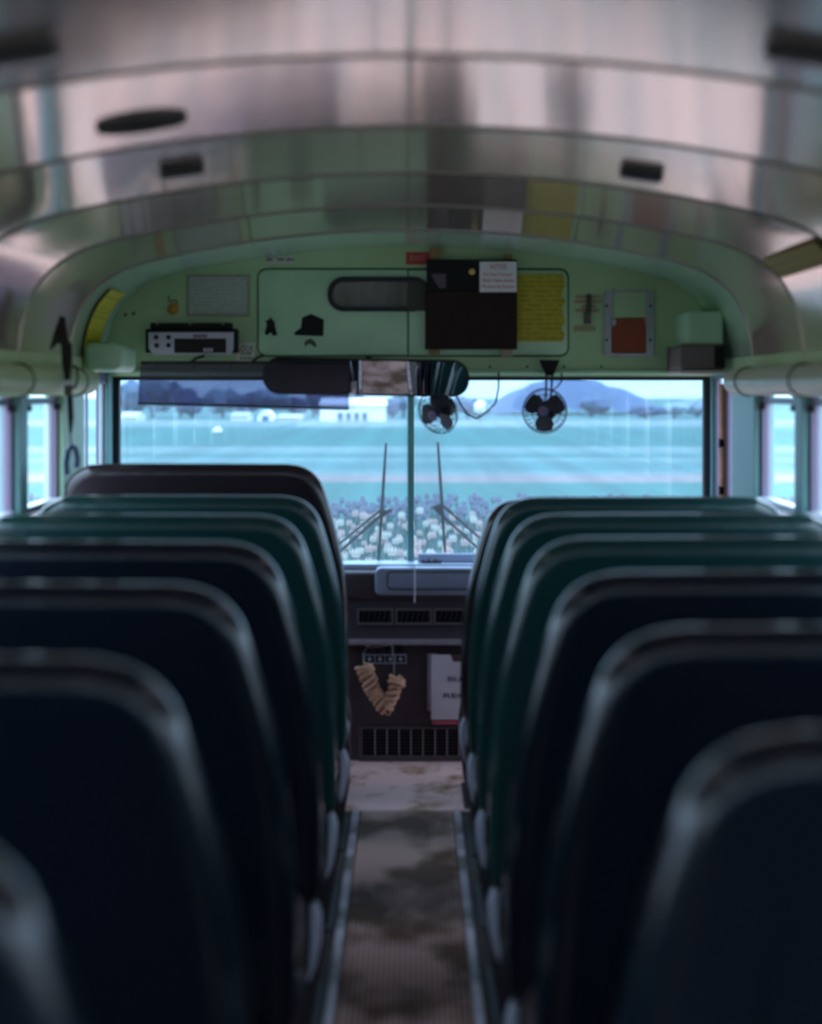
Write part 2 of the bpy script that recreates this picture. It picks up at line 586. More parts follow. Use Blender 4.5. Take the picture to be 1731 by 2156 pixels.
wall_l = side_wall(-1, 'wall_left', 1)
wall_r = side_wall(1, 'wall_right', 20)

# rounded cable covers above the windows
RAIL = mat('cream_green_rail_paint', (0.52, 0.58, 0.46), 0.33, var=0.4, vscale=6, var_col=(0.36, 0.42, 0.3))
for sx, lab in ((-1, 'rounded green cable cover running above the left side windows'), (1, 'rounded pale cable cover running above the right side windows')):
    t = thing('cable_cover', (sx * 1.068, 2.5, 1.345), lab, 'cover')
    yend = 5.80
    pts = []
    n = 12
    prof = []
    for k in range(n):
        a = 2 * math.pi * k / n
        prof.append((sx * 1.068 + 0.046 * math.cos(a), 1.385 + 0.043 * math.sin(a)))
    mb = MB()
    rings = [(0.35, yend), (0.75, yend - 0.008), (0.95, yend - 0.022), (1.0, yend - 0.045), (1.0, YR)]
    vs = []
    for s, y in rings:
        for x, z in prof:
            vs.append((sx * 1.068 + (x - sx * 1.068) * s, y, 1.385 + (z - 1.385) * s))
    fs = [list(range(n))]
    for r in range(len(rings) - 1):
        for i in range(n):
            j = (i + 1) % n
            fs.append([r * n + i, r * n + j, (r + 1) * n + j, (r + 1) * n + i])
    fs.append([(len(rings) - 1) * n + i for i in reversed(range(n))])
    mb.add(vs, fs).build('cover_tube', RAIL if sx > 0 else MINT, t, smooth=True)
    for k in range(7):
        yc = 5.56 - 0.79 * k
        mb = MB()
        mb.lathe([(0.0475, -0.006), (0.0485, 0.0), (0.0475, 0.006)], 16, Matrix.Translation((sx * 1.068, yc, 1.385)) @ Matrix.Rotation(math.pi / 2, 4, 'X'))
        mb.build('joint_ring', SEAM, t, smooth=True)

# ---- rear wall with its window so the back of the bus is closed
wr = tag(MB().box(-1.2, 1.2, YR - 0.06, YR, 0.0, 1.05).build('wall_rear', PLUM), kind='structure')
MB().prism([(-1.16, 1.42)] + [(x, z + 0.01) for x, z in PROFILE if z > 1.425] + [(1.16, 1.42)], YR - 0.06, YR).build('rear_header', MINT, wr)
for x0, x1 in ((-1.18, -0.95), (-0.10, 0.10), (0.95, 1.18)):
    MB().box(x0, x1, YR - 0.06, YR, 1.05, 1.43).build('rear_pillar', PLUM, wr)
for k, (x0, x1) in enumerate(((-0.95, -0.10), (0.10, 0.95))):
    wn = tag(MB().box(x0, x1, YR - 0.035, YR - 0.03, 1.05, 1.42).build('window_%d' % (40 + k), GLASS), kind='structure')

# ---- front: fascia above the windshield
YFA = 6.50
wf = tag(MB().prism([(-1.128, 1.408)] + [(x, z + 0.002) for x, z in PROFILE if abs(x) < 1.1285 and z > 1.41] + [(1.128, 1.408)], YFA, YFA + 0.1).build('wall_front', MINT), kind='structure')
# folded lower lip of the fascia
MB().box(-1.09, 1.09, YFA - 0.030, YFA + 0.02, 1.415, 1.432, 0.006).build('fascia_lip', MINT_D, wf)
for i in range(13):
    px = 330 + i * 78
    p = P(px, 772, YFA - 0.002)
    MB().lathe([(0.005, 0), (0.004, 0.003), (0.002, 0.004)], 8, Matrix.Translation((p.x, YFA, p.z)) @ Matrix.Rotation(math.pi / 2, 4, 'X')).build('screw', SEAM, wf)

# windshield: two panes, centre post, rubber, corner posts
YW = 6.60
zb, zt = 0.689, 1.408
ws = thing('window_50', (0, YW, zb), kind='structure')
MB().box(-1.10, -0.014, YW, YW + 0.005, zb, zt).build('windshield_pane', WGLASS, ws)
MB().box(0.014, 1.105, YW, YW + 0.005, zb, zt).build('windshield_pane', WGLASS, ws)
MB().box(-0.014, 0.012, YW - 0.03, YW + 0.02, zb, zt, 0.004).build('centre_post', TEAL, ws)
MB().box(-1.115, 1.115, YW - 0.03, YW + 0.012, zt - 0.014, zt + 0.006).build('rubber_gasket', RUBBER, ws)
MB().box(-1.115, -1.093, YW - 0.03, YW + 0.012, zb, zt - 0.014).build('rubber_gasket', RUBBER, ws)
MB().box(1.095, 1.117, YW - 0.03, YW + 0.012, zb, zt - 0.014).build('rubber_gasket', RUBBER, ws)
MB().box(-1.16, -1.115, YW - 0.12, YW + 0.06, 0.0, 1.45, 0.01).build('corner_post', TEAL, wf)
MB().box(1.117, 1.16, YW - 0.06, YW + 0.06, 0.0, 1.45, 0.01).build('corner_post', TEAL, wf)

# driver's side window on the left (seen edge on)
dw = thing('window_51', (-XW, 6.22, 0.79), kind='structure')
for y0, y1 in ((5.985, 5.995), (6.15, 6.168), (6.36, 6.375), (6.47, 6.48)):
    MB().box(-1.142, -1.134, y0, y1, 0.76, 1.38).build('window_stile', SASH, dw)
MB().box(-1.15, -1.125, 5.985, 6.48, 1.38, 1.43).build('window_rail', SASH, dw)
MB().box(-1.141, -1.137, 6.0, 6.465, 0.76, 1.38).build('glass_pane', GLASS, dw)

# entrance door on the right (folding leaves, seen edge on)
ORANGE_SEAL = mat('perished_orange_seal', (0.55, 0.22, 0.10), 0.6, var=0.6, vscale=5, var_col=(0.08, 0.05, 0.05), stretch=(1, 1, 3))
dr = thing('door_1', (XW, 6.3, 0.0), kind='structure')
for y0, y1 in ((6.105, 6.13), (6.27, 6.30), (6.325, 6.355), (6.50, 6.535)):
    MB().box(1.128, 1.146, y0, y1, 0.0, 1.40, 0.003).build('door_stile', SASH, dr)
MB().box(1.110, 1.128, 6.30, 6.345, 0.0, 1.38).build('door_seal', ORANGE_SEAL, dr)
MB().box(1.124, 1.13, 6.14, 6.16, 0.1, 1.36).build('door_seal', ORANGE_SEAL, dr)
MB().box(1.125, 1.155, 6.105, 6.535, 1.40, 1.42).build('door_rail', TEAL, dr)
for y0, y1 in ((6.13, 6.27), (6.355, 6.50)):
    MB().box(1.139, 1.143, y0, y1, 0.08, 1.40).build('door_glass', GLASS, dr)
for z in (1.15, 0.98):
    MB().box(1.105, 1.125, 6.30, 6.33, z, z + 0.035, 0.004).build('door_hinge', BLACK, dr)

# ================================================================== DASH AND BULKHEAD
YD = 6.40
bk = tag(MB().box(-1.12, 1.12, 6.54, 6.60, 0.0, 0.69).build('wall_bulkhead', PLUM), kind='structure')
SILLW = mat('pale_windshield_sill', (0.50, 0.56, 0.74), 0.4, var=0.3, vscale=12)
sl = P(700, 1197, 6.5).z
tag(MB().box(-1.10, 1.10, 6.46, 6.60, sl, sl + 0.02, 0.005).build('trim_3', SILLW), kind='structure')

dash = thing('dashboard', (0, 6.44, 0.0), 'dark plum dashboard with vents and switches across the front of the aisle', 'dashboard')
def zpx(py, d=YD): return P(866, py, d).z
XD0, XD1 = -1.05, 0.62
MB().box(XD0, XD1, YD - 0.02, 6.54, zpx(1262), sl, 0.02).build('padded_top', PLUM, dash, smooth=True)
MB().box(XD0, XD1, YD + 0.012, 6.54, zpx(1347), zpx(1262)).build('vent_panel', PLUM2, dash)
MB().box(XD0, XD1, YD - 0.028, 6.54, zpx(1356), zpx(1346), 0.004).build('dusty_ledge', LEDGE, dash)
MB().box(XD0, XD1, YD + 0.010, 6.54, zpx(1530), zpx(1356)).build('lower_panel', PLUM, dash)
MB().box(XD0, XD1, YD + 0.030, 6.54, 0.004, zpx(1530)).build('kick_panel', PLUM2, dash)
# glove tray cover: lavender rounded block with inset door
x0, x1, z0, z1 = rect_px(790, 1194, 1120, 1252, YD - 0.02)
g = MB().prism(rrect(x0, x1, z0, z1, 0.022), YD - 0.045, YD + 0.02, 0.010).build('glove_box', LAV, dash, smooth=True)
x0, x1, z0, z1 = rect_px(815, 1203, 1110, 1242, YD - 0.045)
MB().frame(rrect(x0, x1, z0, z1, 0.016), rrect(x0 + 0.004, x1 - 0.004, z0 + 0.004, z1 - 0.004, 0.013), YD - 0.0485, YD - 0.044).build('lid_edge', SEAM, g)
MB().prism(rrect(x0 + 0.005, x1 - 0.005, z0 + 0.005, z1 - 0.005, 0.013), YD - 0.050, YD - 0.044, 0.003).build('glove_box_lid', LAV, g, smooth=True)
VENTF = mat('vent_frame_grey', (0.20, 0.16, 0.18), 0.5)
# three air vents
for i, (a, b) in enumerate(((752, 828), (833, 909), (914, 990))):
    x0, x1, z0, z1 = rect_px(a, 1282, b, 1315, YD)
    vt = MB().frame([(x0, z0), (x1, z0), (x1, z1), (x0, z1)], [(x0 + .006, z0 + .006), (x1 - .006, z0 + .006), (x1 - .006, z1 - .006), (x0 + .006, z1 - .006)], YD - 0.002, YD + 0.02).build('air_vent', VENTF, dash)
    MB().box(x0 + .005, x1 - .005, YD + 0.008, YD + 0.013, z0 + .005, z1 - .005).build('vent_recess', BLACK, vt)
    for k in range(6):
        xx = x0 + 0.018 + k * 0.019
        MB().add([(xx, YD + 0.001, z0 + .006), (xx + .002, YD + 0.001, z0 + .006), (xx + .012, YD + 0.001, z1 - .006), (xx + .010, YD + 0.001, z1 - .006),
                  (xx, YD + 0.009, z0 + .006), (xx + .002, YD + 0.009, z0 + .006), (xx + .012, YD + 0.009, z1 - .006), (xx + .010, YD + 0.009, z1 - .006)],
                 [(0, 1, 2, 3), (4, 7, 6, 5), (0, 4, 5, 1), (1, 5, 6, 2), (2, 6, 7, 3), (3, 7, 4, 0)]).build('vent_vane', PLUM2, vt)
# four switch knobs above their label plate
for px, chrome in ((774, 1), (796, 0), (818, 0), (841, 0)):
    p = P(px, 1367, YD)
    kn = MB().lathe([(0.011, 0.0), (0.011, 0.012), (0.009, 0.022), (0.006, 0.024)], 14, Matrix.Translation((p.x, YD + 0.012, p.z)) @ Matrix.Rotation(math.pi / 2, 4, 'X')).build('switch_knob', BLACK, dash, smooth=True)
    if chrome:
        MB().box(p.x - 0.008, p.x + 0.008, YD - 0.012, YD + 0.01, p.z + 0.010, p.z + 0.016, 0.002).build('knob_tab', ALU, kn)
PLATE = mat('switch_plate_blue_grey', (0.52, 0.54, 0.68), 0.5)
x0, x1, z0, z1 = rect_px(766, 1378, 856, 1398, YD)
pl = MB().box(x0, x1, YD + 0.004, YD + 0.011, z0, z1, 0.001).build('switch_plate', PLATE, dash)
for k in range(4):
    xa = x0 + 0.005 + k * (x1 - x0 - 0.005) / 4
    wn = (x1 - x0 - 0.005) / 4 - 0.005
    MB().box(xa, xa + wn, YD + 0.002, YD + 0.005, z0 + 0.005, z1 - 0.005).build('switch_label', BLACK, pl)
    MB().lathe([(0.008, 0), (0.008, 0.001)], 10, Matrix.Translation((xa + wn / 2, YD + 0.002, (z0 + z1) / 2)) @ Matrix.Rotation(math.pi / 2, 4, 'X')).build('switch_symbol', PLATE, pl)
# heater grille at floor level
x0, x1, z0, z1 = rect_px(755, 1530, 985, 1609, YD)
hg = thing('heater_grille', ((x0 + x1) / 2, YD, 0.004), 'dark metal heater grille of crossed bars at floor level under the dash', 'grille')
z0 = 0.006
MB().frame([(x0, z0), (x1, z0), (x1, z1), (x0, z1)], [(x0 + .014, z0 + .02), (x1 - .014, z0 + .02), (x1 - .014, z1 - .010), (x0 + .014, z1 - .010)], YD + 0.002, YD + 0.028).build('grille_frame', PLUM2, hg)
MB().box(x0 + .012, x1 - .012, YD + 0.024, YD + 0.029, z0 + .018, z1 - .008).build('grille_recess', BLACK, hg)
for k in range(9):
    xx = x0 + 0.014 + k * (x1 - x0 - 0.030) / 8.4
    if k: MB().box(xx, xx + 0.004, YD + 0.002, YD + 0.010, z0 + .02, z1 - .010).build('grille_bar', LEDGE, hg)
for k in range(1, 8):
    zz = z0 + 0.02 + k * (z1 - z0 - 0.03) / 8
    MB().box(x0 + .014, x1 - .014, YD + 0.010, YD + 0.013, zz, zz + 0.002).build('grille_wire', PLUM2, hg)

# paper folder pocket with print on the dash front
x0, x1, z0, z1 = rect_px(908, 1378, 1010, 1524, YD - 0.01)
FOLDER = mat('lavender_grey_folder_card', (0.80, 0.70, 0.82), 0.6, var=0.2, vscale=10)
fd = thing('document_holder', ((x0 + x1) / 2, YD, z0), 'pale grey document holder with printed letters on the dash beside the rope garland', 'document holder')
zt_ = z1; zb_ = z0 + 0.018
nx = x0 + 0.070; nw = 0.055
MB().prism([(x0, zb_), (x1, zb_), (x1, zt_), (nx + nw, zt_), (nx + nw - .01, zt_ - .026), (nx + .01, zt_ - .026), (nx, zt_), (x0, zt_)], YD - 0.022, YD - 0.012).build('front_card', FOLDER, fd)
MB().box(x0 - 0.014, x0 + 0.02, YD - 0.012, YD + 0.01, zb_ + 0.03, zt_ + 0.001).build('side_spine', LEDGE, fd)
MB().box(x0 + 0.004, x1, YD - 0.018, YD + 0.01, zb_ - 0.002, zb_ + 0.016).build('bottom_channel', LEDGE, fd)
MB().box(x0 + 0.06, x1, YD - 0.011, YD - 0.003, zt_ - 0.04, zt_ - 0.004).build('inner_sheet', mat('brown_sheet', (0.14, 0.07, 0.08), 0.7), fd)
PINKR = mat('red_pink_strip', (0.62, 0.08, 0.13), 0.5, var=0.5, vscale=60, var_col=(0.7, 0.2, 0.28))
MB().box(x0 + 0.004, x1, YD - 0.014, YD + 0.01, z0 - 0.002, z0 + 0.012).build('red_strip', PINKR, fd)
a = P(962, 1430, YD - 0.022)
text('lettering', 'BUS', 0.024, a.x, YD - 0.0232, a.z, DARKINK, fd, width=0.066)
a = P(964, 1465, YD - 0.022)
text('lettering', 'RECS', 0.024, a.x, YD - 0.0232, a.z, DARKINK, fd, width=0.104)

# rope garland
ROPE = mat('peach_rope_fibre', (0.86, 0.50, 0.36), 0.8, var=0.4, vscale=60, var_col=(0.45, 0.21, 0.11), bump=0.3, bscale=400)
gl = thing('rope_garland', P(800, 1500, YD - 0.035), 'peach coloured looped rope garland hanging in a V below the switches', 'garland')


def coil(path, turns, r0, r1, rt):
    pts = [Vector(p) for p in path]
    L = [0]
    for a, b in zip(pts, pts[1:]): L.append(L[-1] + (b - a).length)
    out = []
    n = turns * 14
    for i in range(n + 1):
        s = i / n * L[-1]
        k = max(j for j in range(len(L)) if L[j] <= s + 1e-9)
        k = min(k, len(pts) - 2)
        u = (s - L[k]) / max(L[k + 1] - L[k], 1e-6)
        c = pts[k].lerp(pts[k + 1], u)
        t = (pts[k + 1] - pts[k]).normalized()
        e1 = Vector((0, 1, 0)); e2 = t.cross(e1).normalized()
        a = 2 * math.pi * i / 14
        tu = i // 14
        rr = (r0 + (r1 - r0) * i / n) * (0.86 + 0.28 * mnoise.noise(Vector((tu * 1.7, i * 0.05, turns))) + 0.1 * math.sin(tu * 2.1))
        tilt = 0.008 * math.sin(a + tu)
        out.append(c + (e1 * math.cos(a) * 0.75 + e2 * math.sin(a)) * rr + t * tilt)
    return MB().tube(out, rt, 6)


YG = YD - 0.040
coil([P(766, 1400, YG), P(776, 1432, YG), P(792, 1464, YG), P(812, 1494, YG)], 11, 0.029, 0.024, 0.0085).build('rope_coils', ROPE, gl, smooth=True)
coil([P(838, 1424, YG - .004), P(832, 1446, YG - .004), P(823, 1470, YG - .004), P(814, 1492, YG - .004)], 7, 0.029, 0.020, 0.0085).build('rope_coils', ROPE, gl, smooth=True)
c = P(817, 1496, YG)
MB().tube([c + Vector((0.009 * math.cos(a), 0, 0.016 * math.sin(a))) for a in [k * math.pi / 8 for k in range(16)]], 0.004, 6, closed=True).build('end_loop', ROPE, gl, smooth=True)
STRING = mat('pale_string', (0.40, 0.40, 0.45), 0.7)
MB().tube([P(766, 1402, YG), P(765, 1376, YD - 0.016), P(775, 1362, YD - 0.018), P(800, 1362, YD - .018), P(824, 1357, YD - .03)], 0.0015, 5).build('hanging_string', STRING, gl)
MB().tube([P(830, 1426, YG), P(830, 1390, YD - 0.016), P(825, 1356, YD - 0.03)], 0.0015, 5).build('hanging_string', STRING, gl)

# card and crumpled leaf on the sill, thin rod built for a reflection line
x0, x1, z0, z1 = rect_px(880, 1166, 1005, 1196, 6.53)
tag(MB().box(x0, x1, 6.52, 6.545, sl + 0.02, z1, 0.003).build('sill_card', mat('pale_lavender_card', (0.45, 0.5, 0.68), 0.6)), 'pale lavender card standing on the windshield sill right of the centre post', 'card')
mb = MB()
c = P(908, 1192, 6.49); c.z = sl + 0.02
for k in range(7):
    a = -0.9 + k * 0.3
    h = 0.012 + 0.016 * random.random()
    mb.add([c + Vector((-0.035 + k * 0.010, -0.006, 0)), c + Vector((-0.022 + k * 0.010, 0.006, 0)), c + Vector((-0.03 + k * 0.010 + a * 0.008, 0, h))], [(0, 1, 2)])
    mb.add([c + Vector((-0.035 + k * 0.010, 0.006, 0)), c + Vector((-0.022 + k * 0.010, -0.006, 0)), c + Vector((-0.026 + k * 0.010 + a * 0.006, 0.004, h * .8))], [(0, 1, 2)])
tag(mb.build('dry_leaf', mat('dry_leaf_brown', (0.06, 0.04, 0.05), 0.8)), 'small dark crumpled dry leaf lying before the pale card on the sill', 'leaf')
p0, p1 = P(873, 1192, 6.33), P(873, 1268, 6.33)
rd = tag(MB().tube([p0, p1, (p1.x, YD - 0.02, p1.z)], 0.0024, 6).build('reflection_rod', mat('reflection_rod_pale', (0.6, 0.6, 0.72), 0.3, metal=0.3)), 'pale vertical line of reflection in clear plastic, built as a thin rod in front of the lavender glove box', 'rod')

# ================================================================== FASCIA FITTINGS
YS = YFA - 0.004
# access panel with rounded corners: left door and right door
x0, x1, z0, z1 = rect_px(545, 568, 858, 742, YFA)
zb_p = P(545, 748, YFA).z
xr = P(1195, 0, YFA).x
ap = thing('access_panel', ((x0 + xr) / 2, YFA, zb_p), 'mint green access panel with rounded corners across the header above the windshield', 'access panel')
MB().prism(rrect(x0 - 0.006, xr + 0.006, zb_p - 0.006, z1 + 0.006, 0.035), YFA - 0.002, YFA + 0.004).build('panel_gap', SEAM, ap)


def half_round(xa, xb, za, zb2, r, left):
    pts = []
    seg = 6
    if left:
        for cx, cz, a0 in ((xa + r, zb2 - r, 90), (xa + r, za + r, 180)):
            for k in range(seg + 1):
                a = math.radians(a0 + 90 * k / seg); pts.append((cx + r * math.cos(a), cz + r * math.sin(a)))
        pts += [(xb, za), (xb, zb2)]
    else:
        for cx, cz, a0 in ((xb - r, za + r, 270), (xb - r, zb2 - r, 0)):
            for k in range(seg + 1):
                a = math.radians(a0 + 90 * k / seg); pts.append((cx + r * math.cos(a), cz + r * math.sin(a)))
        pts += [(xa, zb2), (xa, za)]
    return pts


MB().prism(half_round(x0, x1, zb_p, z1, 0.03, True), YFA - 0.014, YFA + 0.002, 0.006).build('left_door', MINT_D, ap, smooth=True)
MB().prism(half_round(x1 + 0.004, xr, zb_p, z1 - 0.002, 0.03, False), YFA - 0.012, YFA + 0.002, 0.006).build('right_door', MINT_D, ap, smooth=True)
YP = YFA - 0.014
# pill-shaped slot window in the left door
x0, x1, z0, z1 = rect_px(690, 583, 905, 656, YP)
pw = thing('slot_window', ((x0 + x1) / 2, YP, z0), 'long pill shaped window with black rubber frame in the header panel', 'window')
o_ = rrect(x0, x1, z0, z1, 0.06, 8); i_ = rrect(x0 + .018, x1 - .018, z0 + .018, z1 - .018, 0.044, 8)
MB().frame(o_, i_, YP - 0.012, YP + 0.002).build('rubber_frame', RUBBER, pw, smooth=True)
SLOT = mat('slot_window_dark_glass', (0.05, 0.07, 0.06), 0.12, spec=0.8, var=0.6, vscale=7, var_col=(0.12, 0.13, 0.13), stretch=(3, 1, 0.6))
MB().prism(inset(i_, -0.003), YP - 0.004, YP + 0.001).build('slot_glass', SLOT, pw)
x0, x1, z0, z1 = rect_px(859, 592, 897, 655, YP)
MB().box(x0, x1, YP - 0.014, YP - 0.011, z0, z1).build('slot_cover', mat('olive_shade', (0.03, 0.035, 0.022), 0.6), pw)

# dark board with black upper box, and the notice on it
x0, x1, z0, z1 = rect_px(895, 548, 1088, 736, YP)
bd = thing('dark_board', ((x0 + x1) / 2, YP - 0.02, z0), 'dark brown board with a black upper part hanging in the header centre', 'board')
BROWN = mat('dark_brown_board', (0.026, 0.014, 0.012), 0.7, spec=0.2, var=0.4, vscale=8)
zm = P(0, 613, YP).z
MB().box(x0, x1, YP - 0.030, YP - 0.004, z0, zm, 0.003).build('board_body', BROWN, bd)
MB().box(x0 + 0.006, x1, YP - 0.036, YP - 0.004, zm, z1, 0.003).build('black_box', BLACK, bd)
c = P(994, 572, YP - 0.037)
MB().lathe([(0.012, 0), (0.012, 0.004), (0.008, 0.006)], 14, Matrix.Translation((c.x, YP - 0.035, c.z)) @ Matrix.Rotation(math.pi / 2, 4, 'X')).build('brass_button', mat('brass', (0.5, 0.38, 0.12), 0.35, metal=0.7), bd)
e = rect_px(907, 577, 939, 606, YP - 0.037)
MB().add([(e[0], YP - .0368, e[3]), (e[1], YP - .0368, e[3]), (e[1], YP - .0368, e[2]), (e[0] + .03, YP - .0368, e[2]), (e[0], YP - .0355, e[3]), (e[1], YP - .0355, e[3]), (e[1], YP - .0355, e[2]), (e[0] + .03, YP - .0355, e[2])],
         [(0, 1, 2, 3), (4, 7, 6, 5), (0, 4, 5, 1), (1, 5, 6, 2), (2, 6, 7, 3), (3, 7, 4, 0)]).build('worn_sticker', mat('worn_purple_sticker', (0.10, 0.07, 0.10), 0.6), bd)
TAPE = mat('brown_tape', (0.26, 0.17, 0.07), 0.6)
TAPE2 = mat('beige_tape', (0.36, 0.30, 0.22), 0.6)
for r, m_ in (((903, 736, 926, 746), TAPE), ((1055, 733, 1078, 750), TAPE2), ((905, 523, 928, 549), TAPE), ((1060, 536, 1078, 549), TAPE)):
    x_, X_, z_, Z_ = rect_px(*r, YP)
    MB().box(x_, X_, YP - 0.018, YP - 0.002, z_, Z_).build('tape_strip', m_, bd)
x0, x1, z0, z1 = rect_px(1010, 551, 1088, 615, YP - 0.04)
nt_ = thing('notice_sign', ((x0 + x1) / 2, YP - 0.04, z0), 'white notice sign with red lettering on the corner of the dark board', 'sign')
MB().box(x0, x1, YP - 0.041, YP - 0.037, z0, z1, 0.001).build('sign_plate', WHITE, nt_)
xc = (x0 + x1) / 2; H = z1 - z0
text('lettering', 'NOTICE', 0.026, xc, YP - 0.0416, z1 - H * 0.17, RED, nt_, width=0.060)
text('lettering', 'Do Not Tamper', 0.017, xc, YP - 0.0416, z1 - H * 0.42, RED, nt_, width=0.108)
text('lettering', 'With Video Audio', 0.017, xc, YP - 0.0416, z1 - H * 0.62, RED, nt_, width=0.118)
text('lettering', 'Monitoring System', 0.017, xc, YP - 0.0416, z1 - H * 0.82, RED, nt_, width=0.118)
# yellow sheet with a torn right edge
x0, x1, z0, z1 = rect_px(1086, 577, 1190, 719, YP)
YEL = print_mat('yellow_printed_sheet', (0.42, 0.36, 0.02), (0.16, 0.14, 0.02), 58, 40, 0.45)
pts = [(x0, z0), (x1 - .012, z0)]
for k in range(1, 10):
    pts.append((x1 - 0.006 + 0.007 * math.sin(k * 2.4), z0 + (z1 - z0) * k / 10))
pts += [(x1 - .006, z1), (x0, z1)]
tag(MB().prism(pts, YP - 0.006, YP - 0.0005).build('yellow_sheet', YEL), 'yellow printed sheet with worn right edge beside the dark board', 'paper')
# red sticker
x0, x1, z0, z1 = rect_px(855, 531, 905, 557, YFA)
rs = thing('red_sticker', ((x0 + x1) / 2, YFA, z0), 'small red sticker with pale letters at the top centre of the header', 'sticker')
MB().box(x0, x1, YFA - 0.003, YFA + 0.001, z0, z1).build('sticker_sheet', mat('red_sticker_sheet', (0.42, 0.05, 0.04), 0.6), rs)
text('lettering', 'EXIT', 0.028, (x0 + x1) / 2, YFA - 0.0035, (z0 + z1) / 2, mat('pale_red_ink', (0.6, 0.25, 0.2), 0.6), rs, width=0.056)
# white label under the roof line
x0, x1, z0, z1 = rect_px(560, 540, 619, 557, YFA)
wl = tag(MB().add([(x0, YFA - .003, z0), (x1, YFA - .003, z0 + .008), (x1, YFA - .003, z1 + .004), (x0, YFA - .003, z1 - .004), (x0, YFA, z0), (x1, YFA, z0 + .008), (x1, YFA, z1 + .004), (x0, YFA, z1 - .004)],
                  [(0, 1, 2, 3), (4, 7, 6, 5), (0, 4, 5, 1), (1, 5, 6, 2), (2, 6, 7, 3), (3, 7, 4, 0)]).build('white_label', print_mat('white_label_print', (0.55, 0.56, 0.52), (0.12, 0.12, 0.14), 40, 60, 0.8)), 'small white label stuck just under the roof line left of centre', 'label')
# paper sheet on the left, in a clear holder
x0, x1, z0, z1 = rect_px(397, 582, 523, 663, YFA)
ps = thing('paper_sheet', ((x0 + x1) / 2, YFA, z0), 'faded grey printed sheet in a clear holder above the radio', 'paper')
MB().box(x0, x1, YFA - 0.004, YFA, z0, z1).build('paper', print_mat('faded_printed_sheet', (0.38, 0.46, 0.40), (0.22, 0.30, 0.30), 75, 45, 0.55), ps)
MB().frame([(x0 - .006, z0 - .006), (x1 + .006, z0 - .006), (x1 + .006, z1 + .006), (x0 - .006, z1 + .006)], [(x0 + .004, z0 + .004), (x1 - .004, z0 + .004), (x1 - .004, z1 - .004), (x0 + .004, z1 - .004)], YFA - 0.006, YFA - 0.001).build('holder_edge', mat('dull_pink_edge', (0.30, 0.30, 0.25), 0.5), ps)
# amber lamp
c = P(365, 650, YFA)
al = thing('amber_lamp', (c.x, YFA, c.z - .021), 'round amber indicator lamp above the radio', 'lamp')
MB().lathe([(0.021, 0), (0.021, 0.004), (0.017, 0.009), (0.008, 0.012)], 20, Matrix.Translation((c.x, YFA, c.z)) @ Matrix.Rotation(math.pi / 2, 4, 'X')).build('amber_lens', mat('amber_lens', (0.55, 0.26, 0.02), 0.35), al, smooth=True)
x0, x1, z0, z1 = rect_px(355, 622, 373, 640, YFA)
MB().tube([(x0, YFA - .004, z1), (x0 + .004, YFA - .004, z0 + .008), (x0 + .016, YFA - .004, z0 + .014), (x1, YFA - .004, z0 + .012), (x1, YFA - .004, z0)], 0.0022, 5).build('lamp_wire', SEAM, al)
for px, py in ((264, 663), (281, 660)):
    c = P(px, py, YFA)
    MB().lathe([(0.007, 0), (0.006, 0.004)], 8, Matrix.Translation((c.x, YFA, c.z)) @ Matrix.Rotation(math.pi / 2, 4, 'X')).build('screw', mat('rusty_screw', (0.16, 0.09, 0.04), 0.7), wf)

# radio in its bracket
YRD = YFA - 0.075
x0, x1, z0, z1 = rect_px(312, 699, 492, 746, YRD)
ra = thing('radio', ((x0 + x1) / 2, YRD, z0), 'silver faced radio with dark display in a black bracket under the roof', 'radio')
MB().box(x0 - 0.012, x1 + 0.012, YRD + 0.01, YFA, z0 + 0.006, z1 + 0.012, 0.005).build('radio_bracket', BLACK, ra)
MB().box(x0 + 0.004, x1 - 0.010, YRD + 0.02, YFA, z1 + 0.012, z1 + 0.034, 0.003).build('bracket_top', BLACK, ra)
SILVER = mat('silver_radio_face', (0.42, 0.42, 0.52), 0.35, metal=0.3)
face = [(x0 + .016, z0), (x1 - .010, z0), (x1, z0 + .02), (x1, z1), (x0, z1), (x0, z0 + .024)]
fc = MB().prism(face, YRD, YRD + 0.014, 0.003).build('face_plate', SILVER, ra)
dx0, dx1, dz0, dz1 = rect_px(367, 713, 476, 743, YRD)
MB().box(dx0, dx1, YRD - 0.003, YRD + 0.004, dz0, dz1, 0.001).build('display', mat('radio_display', (0.008, 0.009, 0.010), 0.4, spec=0.25), fc)
x_, X_, z_, Z_ = rect_px(407, 704, 436, 711, YRD)
MB().box(x_, X_, YRD - 0.002, YRD + 0.003, z_, Z_).build('name_plate', mat('grey_plate', (0.14, 0.13, 0.14), 0.5), fc)
for k in range(3):
    x_, X_, z_, Z_ = rect_px(429 + k * 7, 733, 434 + k * 7, 741, YRD)
    MB().box(x_, X_, YRD - 0.005, YRD, z_, Z_).build('button', SILVER, fc)
for px, py in ((329, 710), (355, 710), (330, 727), (355, 727)):
    c = P(px, py, YRD)
    MB().lathe([(0.0085, 0), (0.0085, 0.008), (0.006, 0.010)], 12, Matrix.Translation((c.x, YRD + .001, c.z)) @ Matrix.Rotation(math.pi / 2, 4, 'X')).build('knob', BLACK, fc, smooth=True)
for px in (331, 400, 470):
    c = P(px, 682, YRD + 0.02)
    MB().lathe([(0.004, 0), (0.004, 0.003)], 8, Matrix.Translation((c.x, YRD + .021, c.z)) @ Matrix.Rotation(math.pi / 2, 4, 'X')).build('bracket_screw', LEDGE, ra)

